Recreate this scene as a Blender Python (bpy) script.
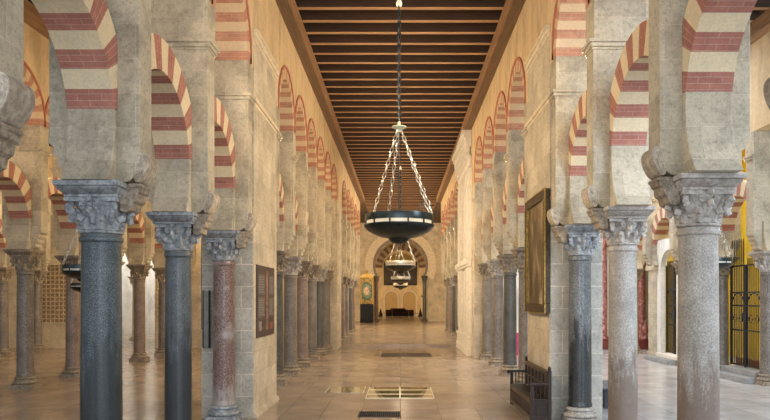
import bpy, math, random
from math import sin, cos, pi, sqrt, asin, radians
from mathutils import Vector
for o in list(bpy.data.objects): bpy.data.objects.remove(o)
random.seed(7)
SC = bpy.context.scene
COL = SC.collection
# ------------------------------------------------------------------ camera
cam = bpy.data.cameras.new('camera'); camo = bpy.data.objects.new('camera', cam); COL.objects.link(camo)
cam.sensor_width = 36; cam.lens = 700/770*36
cam.shift_x = -15.5/770; cam.shift_y = 89/770
cam.clip_end = 300
EYE = 2.55
camo.location = (0, 0, EYE); camo.rotation_euler = (pi/2, 0, 0)
SC.camera = camo
# ------------------------------------------------------------------ world, exposure
SC.view_settings.view_transform = 'Standard'; SC.view_settings.look = 'None'
SC.view_settings.gamma = 1; SC.view_settings.use_curve_mapping = False
SC.view_settings.exposure = 0.33
SC.cycles.use_denoising = True
SC.cycles.max_bounces = 6; SC.cycles.diffuse_bounces = 4; SC.cycles.glossy_bounces = 3
SC.cycles.sample_clamp_indirect = 6
w = bpy.data.worlds.new('daylight'); SC.world = w; w.use_nodes = True
w.node_tree.nodes['Background'].inputs[0].default_value = (0.78, 0.88, 1.0, 1)
w.node_tree.nodes['Background'].inputs[1].default_value = 0.75

def area(name, loc, rot, sx, sy, e, c):
    l = bpy.data.lights.new(name, 'AREA'); l.shape = 'RECTANGLE'; l.size = sx; l.size_y = sy; l.energy = e; l.color = c
    o = bpy.data.objects.new(name, l); COL.objects.link(o); o.location = loc; o.rotation_euler = rot; return o
def throw(name, loc, sgn, e, c, tilt=0.25, w_=0.22, h=1.1):
    # added light strip without fixture, unseen behind a pier, shining across (sgn = +1 towards +X)
    return area(name, loc, (0, -sgn*(pi/2-tilt), 0), h, w_, e, c)
def point(name, loc, e, c, r=0.06):
    l = bpy.data.lights.new(name, 'POINT'); l.energy = e; l.color = c; l.shadow_soft_size = r
    o = bpy.data.objects.new(name, l); COL.objects.link(o); o.location = loc; return o
WARM = (1.0, 0.79, 0.52); WARM2 = (1.0, 0.74, 0.44); DAY = (0.88, 0.94, 1.0)
# daylight through the doorway behind the camera
area('door_daylight', (0, -5, 4.2), (pi/2, 0, 0), 9, 6, 650, DAY)
area('door_daylight', (-9, -3, 4), (pi/2, 0, 0.1), 6, 6, 170, DAY)
area('door_daylight', (9, -3, 4), (pi/2, 0, -0.1), 6, 6, 350, DAY)

# ------------------------------------------------------------------ mesh builder
class MB:
    def __init__(s): s.v = []; s.f = []; s.m = []; s.uv = []
    def add(s, vs, fs, mi=0, uvs=None):
        b = len(s.v); s.v += [tuple(p) for p in vs]
        for i, f in enumerate(fs):
            s.f.append([b+k for k in f]); s.m.append(mi)
            s.uv.append(uvs[i] if uvs else [(0, 0)]*len(f))
        return s
    def box(s, x0, x1, y0, y1, z0, z1, mi=0):
        vs = [(x0,y0,z0),(x1,y0,z0),(x1,y1,z0),(x0,y1,z0),(x0,y0,z1),(x1,y0,z1),(x1,y1,z1),(x0,y1,z1)]
        return s.add(vs, [(3,2,1,0),(4,5,6,7),(0,1,5,4),(1,2,6,5),(2,3,7,6),(3,0,4,7)], mi)
    def frus(s, cx, cy, z0, z1, hx0, hy0, hx1, hy1, mi=0):
        vs = [(cx-hx0,cy-hy0,z0),(cx+hx0,cy-hy0,z0),(cx+hx0,cy+hy0,z0),(cx-hx0,cy+hy0,z0),
              (cx-hx1,cy-hy1,z1),(cx+hx1,cy-hy1,z1),(cx+hx1,cy+hy1,z1),(cx-hx1,cy+hy1,z1)]
        return s.add(vs, [(3,2,1,0),(4,5,6,7),(0,1,5,4),(1,2,6,5),(2,3,7,6),(3,0,4,7)], mi)
    def lathe(s, prof, n=28, c=(0,0,0), mi=0):
        vs = []; fs = []
        for r, z in prof:
            for i in range(n):
                a = 2*pi*i/n; vs.append((c[0]+r*cos(a), c[1]+r*sin(a), c[2]+z))
        for j in range(len(prof)-1):
            for i in range(n):
                k = (i+1) % n; fs.append((j*n+i, j*n+k, (j+1)*n+k, (j+1)*n+i))
        fs.append(tuple(range(n-1, -1, -1))); fs.append(tuple((len(prof)-1)*n+i for i in range(n)))
        return s.add(vs, fs, mi)
    def prism(s, poly, a0, a1, axis='x', mi=0):   # poly in (y,z) extruded in x, or (x,z) extruded in y
        n = len(poly)
        if axis == 'x': vs = [(a0,p,q) for p,q in poly]+[(a1,p,q) for p,q in poly]
        elif axis == 'y': vs = [(p,a0,q) for p,q in poly]+[(p,a1,q) for p,q in poly]
        else: vs = [(p,q,a0) for p,q in poly]+[(p,q,a1) for p,q in poly]
        fs = [tuple(range(n)), tuple(range(2*n-1, n-1, -1))]
        for i in range(n):
            k = (i+1) % n; fs.append((i, n+i, n+k, k))
        return s.add(vs, fs, mi)
    def tube(s, pts, r, n=8, closed=False, mi=0):
        pts = [Vector(p) for p in pts]; m = len(pts); rings = []
        for i, p in enumerate(pts):
            if closed: t = (pts[(i+1) % m]-pts[i-1])
            else: t = pts[min(i+1, m-1)]-pts[max(i-1, 0)]
            t.normalize(); u = t.cross(Vector((0.13,0.31,0.94))); 
            if u.length < 1e-3: u = t.cross(Vector((1,0,0)))
            u.normalize(); w_ = t.cross(u)
            rr = r[i] if isinstance(r, (list, tuple)) else r
            rings += [p+(u*cos(2*pi*k/n)+w_*sin(2*pi*k/n))*rr for k in range(n)]
        fs = []
        for i in range(m if closed else m-1):
            j = (i+1) % m
            for k in range(n):
                l = (k+1) % n; fs.append((i*n+k, i*n+l, j*n+l, j*n+k))
        if not closed: fs += [tuple(range(n-1,-1,-1)), tuple((m-1)*n+k for k in range(n))]
        return s.add(rings, fs, mi)
    def ball(s, c, rx, ry, rz, n=12, mi=0):
        vs = [(c[0],c[1],c[2]-rz)]; h = n//2
        for j in range(1, h):
            b = -pi/2+pi*j/h
            for i in range(n): vs.append((c[0]+rx*cos(b)*cos(2*pi*i/n), c[1]+ry*cos(b)*sin(2*pi*i/n), c[2]+rz*sin(b)))
        vs.append((c[0],c[1],c[2]+rz)); fs = []
        for i in range(n): fs.append((0, 1+(i+1) % n, 1+i))
        for j in range(h-2):
            for i in range(n):
                k = (i+1) % n; a = 1+j*n; fs.append((a+i, a+k, a+n+k, a+n+i))
        a = 1+(h-2)*n
        for i in range(n): fs.append((a+i, a+(i+1) % n, len(vs)-1))
        return s.add(vs, fs, mi)
    def mesh(s, name, mats, smooth=False, recalc=True):
        me = bpy.data.meshes.new(name); me.from_pydata(s.v, [], s.f)
        for m in (mats if isinstance(mats, (list, tuple)) else [mats]): me.materials.append(m)
        for p, mi in zip(me.polygons, s.m): p.material_index = mi
        if any(u != (0, 0) for q in s.uv for u in q):
            ul = me.uv_layers.new(name='uv'); k = 0
            for p, q in zip(me.polygons, s.uv):
                for li, u in zip(p.loop_indices, q): ul.data[li].uv = u
        if recalc:
            import bmesh
            bm = bmesh.new(); bm.from_mesh(me); bmesh.ops.recalc_face_normals(bm, faces=bm.faces); bm.to_mesh(me); bm.free()
        if smooth: me.shade_smooth(); me.set_sharp_from_angle(angle=0.65)
        return me
def link(name, me, parent=None, loc=None, bevel=0):
    o = bpy.data.objects.new(name, me); COL.objects.link(o)
    if parent: o.parent = parent
    if loc: o.location = loc
    if bevel:
        b = o.modifiers.new('bevel', 'BEVEL'); b.width = bevel; b.segments = 2; b.limit_method = 'ANGLE'; b.angle_limit = 0.9
    return o
def obj(name, mb, mats, parent=None, loc=None, smooth=False, bevel=0):
    return link(name, mb.mesh(name, mats, smooth), parent, loc, bevel)
def tag(o, label, cat, group=None):
    o['label'] = label; o['category'] = cat; o['kind'] = 'thing'
    if group: o['group'] = group
    return o
def thing(name, label, cat, loc=(0,0,0), rz=0, group=None):
    o = bpy.data.objects.new(name, None); COL.objects.link(o); o.location = loc; o.rotation_euler = (0,0,rz)
    return tag(o, label, cat, group)
def struct(name, mb, mats, smooth=False):
    o = obj(name, mb, mats, smooth=smooth); o['kind'] = 'structure'; return o
def dup(root, loc, label, group=None, rz=None):
    r = root.copy(); COL.objects.link(r); r.location = loc; r['label'] = label
    if rz is not None: r.rotation_euler = (0,0,rz)
    if group: r['group'] = group
    for ch in root.children:
        c = ch.copy(); COL.objects.link(c); c.parent = r
        for g in ch.children:
            d = g.copy(); COL.objects.link(d); d.parent = c
    return r

# ------------------------------------------------------------------ materials
class NT:
    def __init__(s, name, rough=0.8, metal=0.0):
        s.m = bpy.data.materials.new(name); s.m.use_nodes = True; s.t = s.m.node_tree
        s.b = s.t.nodes['Principled BSDF']; s.b.inputs['Roughness'].default_value = rough; s.b.inputs['Metallic'].default_value = metal
    def n(s, typ, **kw):
        nd = s.t.nodes.new(typ)
        for k, v in kw.items():
            if k[0] == '_': setattr(nd, k[1:], v)
            else:
                key = k.replace('__', ' '); nd.inputs[key].default_value = v
        return nd
    def l(s, a, b): s.t.links.new(a, b)
    def pos(s):
        return s.n('ShaderNodeNewGeometry').outputs['Position']
    def noise(s, vec, scale, detail=4, rough=0.6):
        nd = s.n('ShaderNodeTexNoise', Scale=scale, Detail=detail, Roughness=rough); s.l(vec, nd.inputs['Vector']); return nd.outputs['Fac']
    def ramp(s, fac, stops):
        r = s.n('ShaderNodeValToRGB'); e = r.color_ramp.elements
        while len(e) < len(stops): e.new(0.5)
        for el, (p, c) in zip(e, stops):
            el.position = p; el.color = (c[0], c[1], c[2], 1) if isinstance(c, (tuple, list)) else (c, c, c, 1)
        s.l(fac, r.inputs['Fac']); return r.outputs['Color']
    def mix(s, a, b, fac=0.5, mode='MIX'):
        nd = s.n('ShaderNodeMix', _data_type='RGBA', _blend_type=mode)
        for sock, v in ((nd.inputs[0], fac), (nd.inputs[6], a), (nd.inputs[7], b)):
            if isinstance(v, (int, float)): sock.default_value = v
            elif isinstance(v, tuple): sock.default_value = (v[0], v[1], v[2], 1)
            else: s.l(v, sock)
        return nd.outputs[2]
    def bump(s, h, strength=0.3, dist=0.02):
        nd = s.n('ShaderNodeBump', Strength=strength, Distance=dist); s.l(h, nd.inputs['Height']); s.l(nd.outputs[0], s.b.inputs['Normal'])
    def boxuv(s):      # wall coordinates: along the wall, height
        g = s.n('ShaderNodeNewGeometry'); sp = s.n('ShaderNodeSeparateXYZ'); s.l(g.outputs['Position'], sp.inputs[0])
        sn = s.n('ShaderNodeSeparateXYZ'); s.l(g.outputs['True Normal'], sn.inputs[0])
        ab = s.n('ShaderNodeMath', _operation='ABSOLUTE'); s.l(sn.outputs[0], ab.inputs[0])
        gt = s.n('ShaderNodeMath', _operation='GREATER_THAN'); s.l(ab.outputs[0], gt.inputs[0]); gt.inputs[1].default_value = 0.5
        mx = s.n('ShaderNodeMix', _data_type='FLOAT'); s.l(gt.outputs[0], mx.inputs[0]); s.l(sp.outputs[0], mx.inputs[2]); s.l(sp.outputs[1], mx.inputs[3])
        cb = s.n('ShaderNodeCombineXYZ'); s.l(mx.outputs[0], cb.inputs[0]); s.l(sp.outputs[2], cb.inputs[1]); return cb.outputs[0]
    def brick(s, vec, c1, c2, mortar, w_, h, ms=0.008, off=0.5, bias=0.0):
        b = s.n('ShaderNodeTexBrick', _offset=off, Color1=(*c1,1), Color2=(*c2,1), Mortar=(*mortar,1), Scale=1.0)
        b.inputs['Mortar Size'].default_value = ms; b.inputs['Mortar Smooth'].default_value = 0.3
        b.inputs['Brick Width'].default_value = w_; b.inputs['Row Height'].default_value = h; b.inputs['Bias'].default_value = bias
        s.l(vec, b.inputs['Vector']); return b
def m_plain(name, c, rough=0.7, metal=0.0, var=0.25, scale=6, bump=0.0):
    t = NT(name, rough, metal); p = t.pos(); nz = t.noise(p, scale)
    d = tuple(x*(1-var) for x in c); u = tuple(min(1, x*(1+var*0.6)) for x in c)
    t.l(t.ramp(nz, [(0.3, d), (0.7, u)]), t.b.inputs['Base Color'])
    if bump: t.bump(t.noise(p, scale*6), bump)
    return t.m
def m_ashlar(name, c1, c2, mortar, w_=0.95, h=0.48, ms=0.01, stain=0.5, rough=0.85, scale=1.3):
    t = NT(name, rough); uv = t.boxuv(); p = t.pos()
    b = t.brick(uv, c1, c2, mortar, w_, h, ms)
    n1 = t.noise(p, scale, 8, 0.72); n2 = t.noise(p, 16, 6, 0.8); n3 = t.noise(p, 55, 3, 0.8)
    c = t.mix(b.outputs['Color'], t.ramp(n1, [(0.36, 1-stain*0.45), (0.5, 0.95), (0.66, 1.12)]), 1.0, 'MULTIPLY')
    c = t.mix(c, t.ramp(n2, [(0.36, 0.66), (0.48, 0.98), (0.65, 1.12)]), 0.85, 'MULTIPLY')
    c = t.mix(c, t.ramp(n3, [(0.34, 0.55), (0.46, 1.0)]), 0.7, 'MULTIPLY')
    t.l(c, t.b.inputs['Base Color'])
    h_ = t.mix(b.outputs['Fac'], n2, 0.5, 'SUBTRACT')
    inv = t.n('ShaderNodeInvert'); t.l(b.outputs['Fac'], inv.inputs['Color'])
    hh = t.mix(inv.outputs[0], n2, 0.45); t.bump(hh, 0.6, 0.025)
    return t.m
def m_granite(name, base, dark, light, rough=0.35, blotch=None, fine=70, low=None, lowz=1.3, hi=0.74):
    t = NT(name, rough); p = t.pos()
    n1 = t.noise(p, fine, 3, 0.8); n2 = t.noise(p, 3.0, 5, 0.6)
    c = t.ramp(n1, [(0.40, dark), (0.5, base), (hi-0.12, light)])
    if blotch: c = t.mix(c, blotch, t.ramp(n2, [(0.5, 0.0), (0.66, 0.85)]))
    else: c = t.mix(c, t.ramp(n2, [(0.35, 0.75), (0.65, 1.15)]), 1.0, 'MULTIPLY')
    if low:      # worn or stained stone low on the shaft, with a ragged upper edge
        mp = t.n('ShaderNodeMapping'); mp.inputs['Scale'].default_value = (7, 7, 1.6); t.l(p, mp.inputs[0]); n3 = t.noise(mp.outputs[0], 1.0, 6, 0.75)
        sp = t.n('ShaderNodeSeparateXYZ'); t.l(p, sp.inputs[0])
        a = t.n('ShaderNodeMath', _operation='MULTIPLY_ADD'); t.l(n3, a.inputs[0]); a.inputs[1].default_value = 3.2; a.inputs[2].default_value = lowz-1.6
        b = t.n('ShaderNodeMath', _operation='SUBTRACT'); t.l(a.outputs[0], b.inputs[0]); t.l(sp.outputs[2], b.inputs[1])
        c = t.mix(c, t.mix(c, low, 0.8), t.ramp(b.outputs[0], [(0.0, 0.0), (0.5, 1.0)]))
    t.l(c, t.b.inputs['Base Color']); t.bump(n1, 0.12, 0.01); return t.m
def m_voussoir(name, brick, c1, c2, mortar):
    t = NT(name, 0.85); uv = t.n('ShaderNodeUVMap').outputs[0]; p = t.pos(); n = t.noise(p, 5, 5, 0.7); n2 = t.noise(p, 30, 3, 0.7)
    if brick:
        b = t.brick(uv, c1, c2, mortar, 0.29, 0.074, 0.0045); c = b.outputs['Color']
    else: c = t.mix(c1, c2, t.ramp(n, [(0.35, 0.0), (0.65, 1.0)]))
    c = t.mix(c, t.ramp(n, [(0.3, 0.74), (0.65, 1.1)]), 0.8, 'MULTIPLY')
    c = t.mix(c, t.ramp(n2, [(0.3, 0.8), (0.6, 1.05)]), 0.7, 'MULTIPLY')
    t.l(c, t.b.inputs['Base Color']); t.bump(n2, 0.25, 0.01); return t.m
def m_plaster(name, c, rough=0.9):
    t = NT(name, rough); p = t.pos()
    mp = t.n('ShaderNodeMapping'); mp.inputs['Scale'].default_value = (1, 1, 0.35); t.l(p, mp.inputs[0])
    n1 = t.noise(mp.outputs[0], 1.6, 6, 0.7); n2 = t.noise(p, 9, 5, 0.7)
    cc = t.ramp(n1, [(0.36, tuple(x*0.74 for x in c)), (0.52, c), (0.68, tuple(min(1, x*1.15) for x in c))])
    cc = t.mix(cc, t.ramp(n2, [(0.3, 0.85), (0.65, 1.05)]), 0.8, 'MULTIPLY')
    t.l(cc, t.b.inputs['Base Color']); t.bump(n2, 0.2, 0.02); return t.m
def m_wood(name, c, axis=0, rough=0.6, var=0.4):
    t = NT(name, rough); p = t.pos(); mp = t.n('ShaderNodeMapping')
    sc = [14, 14, 14]; sc[axis] = 0.9; mp.inputs['Scale'].default_value = sc; t.l(p, mp.inputs[0])
    n = t.noise(mp.outputs[0], 1.0, 5, 0.6)
    t.l(t.ramp(n, [(0.3, tuple(x*(1-var) for x in c)), (0.7, tuple(x*(1+var*0.5) for x in c))]), t.b.inputs['Base Color']); t.bump(n, 0.2, 0.01); return t.m

STONE = m_ashlar('pier_stone', (0.56,0.495,0.375), (0.42,0.37,0.275), (0.58,0.51,0.40), 0.8, 0.42, 0.005, 0.8)
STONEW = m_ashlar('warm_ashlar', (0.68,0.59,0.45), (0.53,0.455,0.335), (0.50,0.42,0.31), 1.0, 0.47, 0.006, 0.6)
PLAST = m_plaster('ochre_plaster', (0.66,0.50,0.30))
MOULD = m_plain('pale_moulding', (0.72,0.62,0.46), 0.8, 0, 0.2, 5, 0.2)
STONEB = m_ashlar('daylit_block_stone', (0.50,0.47,0.41), (0.39,0.37,0.32), (0.66,0.60,0.50), 0.85, 0.47, 0.013, 0.6)  # cool daylight on the block fronts is put into this grey
RED = m_voussoir('red_brick', True, (0.40,0.165,0.12), (0.34,0.135,0.10), (0.46,0.29,0.23))
CREAM = m_voussoir('cream_stone', False, (0.74,0.62,0.42), (0.64,0.52,0.34), (0,0,0))
RED2 = m_voussoir('faded_red_brick', True, (0.44,0.20,0.13), (0.50,0.27,0.17), (0.52,0.36,0.26))
CREAM2 = m_voussoir('faded_cream_stone', False, (0.70,0.56,0.37), (0.58,0.43,0.27), (0,0,0))
REDP = m_plain('red_painted_trim', (0.46,0.17,0.11), 0.85, 0, 0.3, 8)
CAPG = m_granite('grey_marble_capital', (0.27,0.29,0.31), (0.17,0.185,0.20), (0.38,0.40,0.42), 0.6, None, 14)
CAPW = m_granite('pale_marble_capital', (0.40,0.37,0.335), (0.30,0.27,0.24), (0.5,0.47,0.43), 0.6, None, 14)
CAPT = m_granite('tan_carved_stone', (0.40,0.34,0.27), (0.30,0.25,0.19), (0.5,0.44,0.35), 0.7, None, 14)
CAPB = m_granite('brown_marble_capital', (0.27,0.225,0.17), (0.17,0.14,0.10), (0.37,0.31,0.24), 0.65, None, 14)
G_BLUE = m_granite('blue_grey_granite', (0.036,0.052,0.06), (0.010,0.016,0.020), (0.16,0.195,0.21), 0.36, None, 90, (0.010,0.015,0.018), 2.2)
G_BLUE2 = m_granite('slate_blue_marble', (0.06,0.075,0.085), (0.02,0.026,0.03), (0.17,0.195,0.21), 0.33, None, 90, (0.010,0.013,0.016), 2.2)
G_RED = m_granite('red_breccia_marble', (0.15,0.085,0.068), (0.08,0.042,0.034), (0.30,0.22,0.19), 0.3, (0.32,0.29,0.28), 40, (0.34,0.31,0.30), 0.9)
G_LITE = m_granite('pale_grey_granite', (0.33,0.305,0.275), (0.25,0.23,0.205), (0.42,0.395,0.365), 0.42, None, 40, (0.15,0.105,0.075), 1.7)
G_TAN = m_granite('speckled_tan_granite', (0.33,0.305,0.275), (0.235,0.21,0.18), (0.42,0.395,0.36), 0.42, None, 45, (0.15,0.10,0.07), 1.9)
G_BLK = m_granite('streaked_black_marble', (0.12,0.13,0.135), (0.06,0.065,0.07), (0.24,0.26,0.27), 0.24, None, 50, (0.006,0.007,0.008), 2.1)
G_GRY = m_granite('grey_marble', (0.17,0.148,0.125), (0.085,0.07,0.06), (0.28,0.25,0.22), 0.38, None, 35)
G_BRN = m_granite('brown_marble', (0.21,0.155,0.125), (0.09,0.06,0.05), (0.35,0.28,0.24), 0.38, None, 50)
G_DRK = m_granite('dark_green_marble', (0.07,0.068,0.06), (0.028,0.028,0.025), (0.17,0.165,0.15), 0.32, None, 50)
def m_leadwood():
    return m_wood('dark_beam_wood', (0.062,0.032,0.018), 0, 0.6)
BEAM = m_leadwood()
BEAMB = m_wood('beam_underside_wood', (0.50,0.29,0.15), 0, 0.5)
PLATE = m_wood('wall_plate_wood', (0.17,0.10,0.055), 1, 0.6)
FASC = m_wood('fascia_wood', (0.36,0.21,0.11), 1, 0.6)
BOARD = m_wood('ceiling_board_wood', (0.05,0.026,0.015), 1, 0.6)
DWOOD = m_wood('dark_oak', (0.022,0.012,0.009), 2, 0.35)
IRON = m_plain('black_iron', (0.02,0.022,0.025), 0.4, 0.6, 0.2, 20)
BRONZE = m_plain('dark_bronze', (0.035,0.045,0.045), 0.28, 0.85, 0.3, 12)
SILVER = m_plain('polished_chain_metal', (0.62,0.58,0.50), 0.28, 0.95, 0.2, 30)
WHITE = m_plaster('white_plaster', (0.78,0.77,0.75))
WSTONE = m_plain('white_carved_stone', (0.80,0.75,0.67), 0.7, 0, 0.15, 6, 0.15)
YELL = m_plaster('yellow_plaster', (0.72,0.50,0.035))
PINK = m_granite('pink_red_marble', (0.45,0.16,0.13), (0.3,0.08,0.07), (0.62,0.34,0.3), 0.35, None, 8)
GOLD = m_plain('gilded_wood', (0.50,0.33,0.09), 0.4, 0.6, 0.6, 14, 0.4)
STEP = m_plain('grey_stone_step', (0.30,0.31,0.32), 0.5, 0, 0.3, 5)
# floor
def m_floor(name='marble_floor_slabs', a=(0.42,0.34,0.265), b_=(0.33,0.26,0.20), g=(0.12,0.09,0.07)):
    t = NT(name, 0.2); p = t.pos(); sp = t.n('ShaderNodeSeparateXYZ'); t.l(p, sp.inputs[0])
    cb = t.n('ShaderNodeCombineXYZ'); t.l(sp.outputs[1], cb.inputs[0]); t.l(sp.outputs[0], cb.inputs[1])
    b = t.brick(cb.outputs[0], a, b_, g, 1.35, 0.87, 0.007, 0.0)
    n1 = t.noise(p, 1.1, 6, 0.65)
    mp = t.n('ShaderNodeMapping'); mp.inputs['Scale'].default_value = (0.7, 3.0, 1); t.l(p, mp.inputs[0]); n2 = t.noise(mp.outputs[0], 2.0, 6, 0.7)
    c = t.mix(b.outputs['Color'], t.ramp(n1, [(0.3, 0.84), (0.7, 1.08)]), 1.0, 'MULTIPLY')
    c = t.mix(c, t.ramp(n2, [(0.3, 0.88), (0.7, 1.05)]), 1.0, 'MULTIPLY')
    t.l(c, t.b.inputs['Base Color'])
    t.l(t.ramp(n1, [(0.3, 0.16), (0.7, 0.27)]), t.b.inputs['Roughness']); t.bump(b.outputs['Fac'], -0.15, 0.004); return t.m
FLOOR = m_floor(); FLOOR_DAYLIT = m_floor('daylit_floor_slabs', (0.56,0.55,0.55), (0.47,0.465,0.47), (0.22,0.21,0.21))  # right aisle copy: bluish daylight on the floor is put into its grey

# ------------------------------------------------------------------ dimensions
AX = 3.7                      # nave column axis
FACE = 0.55                   # half thickness of upper wall
ZI, ZS = 3.95, 4.82           # top of impost, first voussoir
CZ0, ARC = 4.62, 2.4         # centre of the lower arches; how much the right-hand ones sit higher
ZM, ZU, ZT = 6.70, 7.47, 10.06  # pier moulding, spring of upper arch, top of wall
ZB = 10.48                    # underside of ceiling beams
STEPY = 37.3; STEPH = 0.14

# ------------------------------------------------------------------ floor, ceilings
f = MB(); f.box(-30, 4.0, -8, STEPY, -0.2, 0); f.box(-30, -4.25, STEPY, 54.6, -0.2, 0)
struct('floor', f, FLOOR)
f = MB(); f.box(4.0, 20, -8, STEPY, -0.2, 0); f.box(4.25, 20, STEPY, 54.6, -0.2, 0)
struct('floor', f, FLOOR_DAYLIT)
f = MB(); f.prism([(-4.24,STEPY),(4.24,STEPY),(4.24,54.6),(9,54.6),(9,120),(-9,120),(-9,54.6),(-4.24,54.6)], -0.2, STEPH, 'z'); o = obj('raised_floor', f, FLOOR); tag(o, 'one-step raised marble floor across the far half of the nave', 'floor step')
c = MB(); c.box(-4.2, 4.2, -3, 54.6, ZB+0.26, ZB+0.4); c.box(-9, 9, 54.6, 75.3, ZB+0.26, ZB+0.4); struct('ceiling', c, BOARD)
for s, x0, x1 in ((-1, -10.3, -4.2), (1, 4.2, 10.4)):
    c = MB(); c.box(x0, x1, -3, 54.6, ZB+0.26, ZB+0.4); struct('ceiling', c, BOARD)
c = MB(); c.box(-26, -11.25, 8, 60, ZB+0.1, ZB+0.3); struct('ceiling', c, BOARD)
c = MB(); c.box(11.4, 20, 18, 60, ZB+0.1, ZB+0.3); struct('ceiling', c, BOARD)
ti = 1
def trim(x0, x1, y0, y1, z0, z1, m):
    global ti
    t = MB(); t.box(x0, x1, y0, y1, z0, z1); struct('trim_%d' % ti, t, m); ti += 1
for s in (-1, 1):
    def X(a, b): return (min(s*a, s*b), max(s*a, s*b))
    a, b = X(2.84, 3.2); trim(a, b, -3, 54.6, ZT, ZB, PLATE)
    a, b = X(2.80, 2.84); trim(a, b, -3, 54.6, ZT+0.03, ZB, FASC)
    a, b = X(4.2, 4.56); trim(a, b, -3, 60, ZT, ZB, PLATE)
trim(-10.3, -9.9, -3, 60, ZT, ZB, FASC); trim(10.05, 10.4, -3, 60, ZT, ZB, FASC)
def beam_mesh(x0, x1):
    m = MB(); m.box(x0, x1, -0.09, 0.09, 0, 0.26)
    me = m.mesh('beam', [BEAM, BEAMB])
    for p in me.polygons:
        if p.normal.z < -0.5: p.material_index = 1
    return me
ORD = ['first','second','third','fourth','fifth','sixth','seventh','eighth','ninth','tenth','eleventh','twelfth','thirteenth','fourteenth','fifteenth','sixteenth','seventeenth','eighteenth','nineteenth','twentieth']
bmn = beam_mesh(-2.95, 2.95); y = 11.14; k = -9
while y < 75:
    if k < 0: lab = 'dark wooden nave ceiling beam nearest the camera, just above the top of the picture'
    elif k < 20: lab = 'dark wooden ceiling beam of the nave, %s down from the top of the picture' % ORD[k]
    else: lab = 'dark wooden beam among the furthest and smallest in the nave ceiling'
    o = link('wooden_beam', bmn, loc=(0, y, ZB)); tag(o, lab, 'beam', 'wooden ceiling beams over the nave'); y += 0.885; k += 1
bml = beam_mesh(-10.2, -4.3); bmr = beam_mesh(4.3, 10.2)
for me, lab in ((bml, 'left'), (bmr, 'right')):
    y = 8.5
    while y < 34:
        o = link('wooden_beam', me, loc=(0, y, ZB)); tag(o, 'dark wooden beam crossing the ceiling of the %s aisle' % lab, 'beam', 'wooden ceiling beams over the %s aisle' % lab); y += 0.885

# ------------------------------------------------------------------ column kit
def shaft_mesh(r, mat, z0=0.34, z1=3.34):
    prof = [(r*1.07, z0), (r*1.07, z0+0.05), (r*1.01, z0+0.09)]
    for i in range(9):
        t = i/8; prof.append((r*(1.01-0.07*t**1.6), z0+0.1+(z1-z0-0.22)*t))
    prof += [(r*0.96, z1-0.10), (r*1.04, z1-0.085), (r*1.06, z1-0.06), (r*1.04, z1-0.035), (r*0.97, z1-0.03), (r*0.97, z1)]
    m = MB(); m.lathe(prof, 36); return m.mesh('shaft', mat, True)
def base_mesh(r, mat):
    m = MB(); h = r*1.42
    m.box(-h, h, -h, h, 0, 0.13)
    prof = [(r*1.38,0.13)]
    for i in range(7): a = -pi/2+pi*i/6; prof.append((r*1.30+0.045*cos(a), 0.175+0.045*sin(a)))
    prof += [(r*1.2,0.22),(r*1.13,0.235),(r*1.10,0.26)]
    for i in range(6): a = -pi/2+pi*i/5; prof.append((r*1.13+0.03*cos(a), 0.295+0.03*sin(a)))
    prof += [(r*1.05,0.335),(r*1.05,0.342)]
    m.lathe(prof, 36); return m.mesh('base', mat, True)
def leaf(m, ang, r0, z0, hgt, wid, curl, lean):
    nu, nv = 5, 8; vs = []; fs = []
    for side in (0, 1):
        for j in range(nv+1):
            t = j/nv
            if t < 0.7: rr = r0+lean*t; z = z0+hgt*t/0.8
            else:
                q = (t-0.7)/0.3*pi*0.9; rr = r0+lean*0.7+curl*sin(q*0.55)*1.3+0*q; z = z0+hgt*0.875+curl*(sin(q)*0.55)-curl*max(0,q-1.2)*0.45
            wd = wid*(0.55+0.9*sin(pi*min(1,t*0.86+0.12)))*0.62*(1+0.13*cos(t*22))
            for i in range(nu):
                u = (i/(nu-1)-0.5)*2; a = ang+u*wd/max(rr,0.05)*0.8
                rad = rr+0.012*(1-u*u)*2-0.02*abs(u)+(-0.028 if side else 0)
                vs.append((rad*cos(a), rad*sin(a), z-0.02*u*u))
    N = (nv+1)*nu
    for s_ in (0, 1):
        for j in range(nv):
            for i in range(nu-1):
                q = (j*nu+i, j*nu+i+1, (j+1)*nu+i+1, (j+1)*nu+i); q = tuple(k+s_*N for k in q); fs.append(q if not s_ else q[::-1])
    for j in range(nv):
        fs.append((j*nu, (j+1)*nu, (j+1)*nu+N, j*nu+N)); fs.append((j*nu+nu-1, j*nu+nu-1+N, (j+1)*nu+nu-1+N, (j+1)*nu+nu-1))
    for i in range(nu-1): fs.append((nv*nu+i, nv*nu+i+1, nv*nu+i+1+N, nv*nu+i+N))
    m.add(vs, fs)
def spiral(m, c, ux, r, y_half, turns=1.6, n=16, tr=0.022):
    # a volute scroll in the plane of ux and z
    pts = []
    for i in range(n+1):
        t = i/n; a = pi*0.5+turns*2*pi*t; rr = r*(1-0.85*t)
        pts.append((c[0]+ux[0]*cos(a)*rr, c[1]+ux[1]*cos(a)*rr, c[2]+sin(a)*rr))
    m.tube(pts, [tr*(1-0.4*i/n) for i in range(n+1)], 6)
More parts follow.
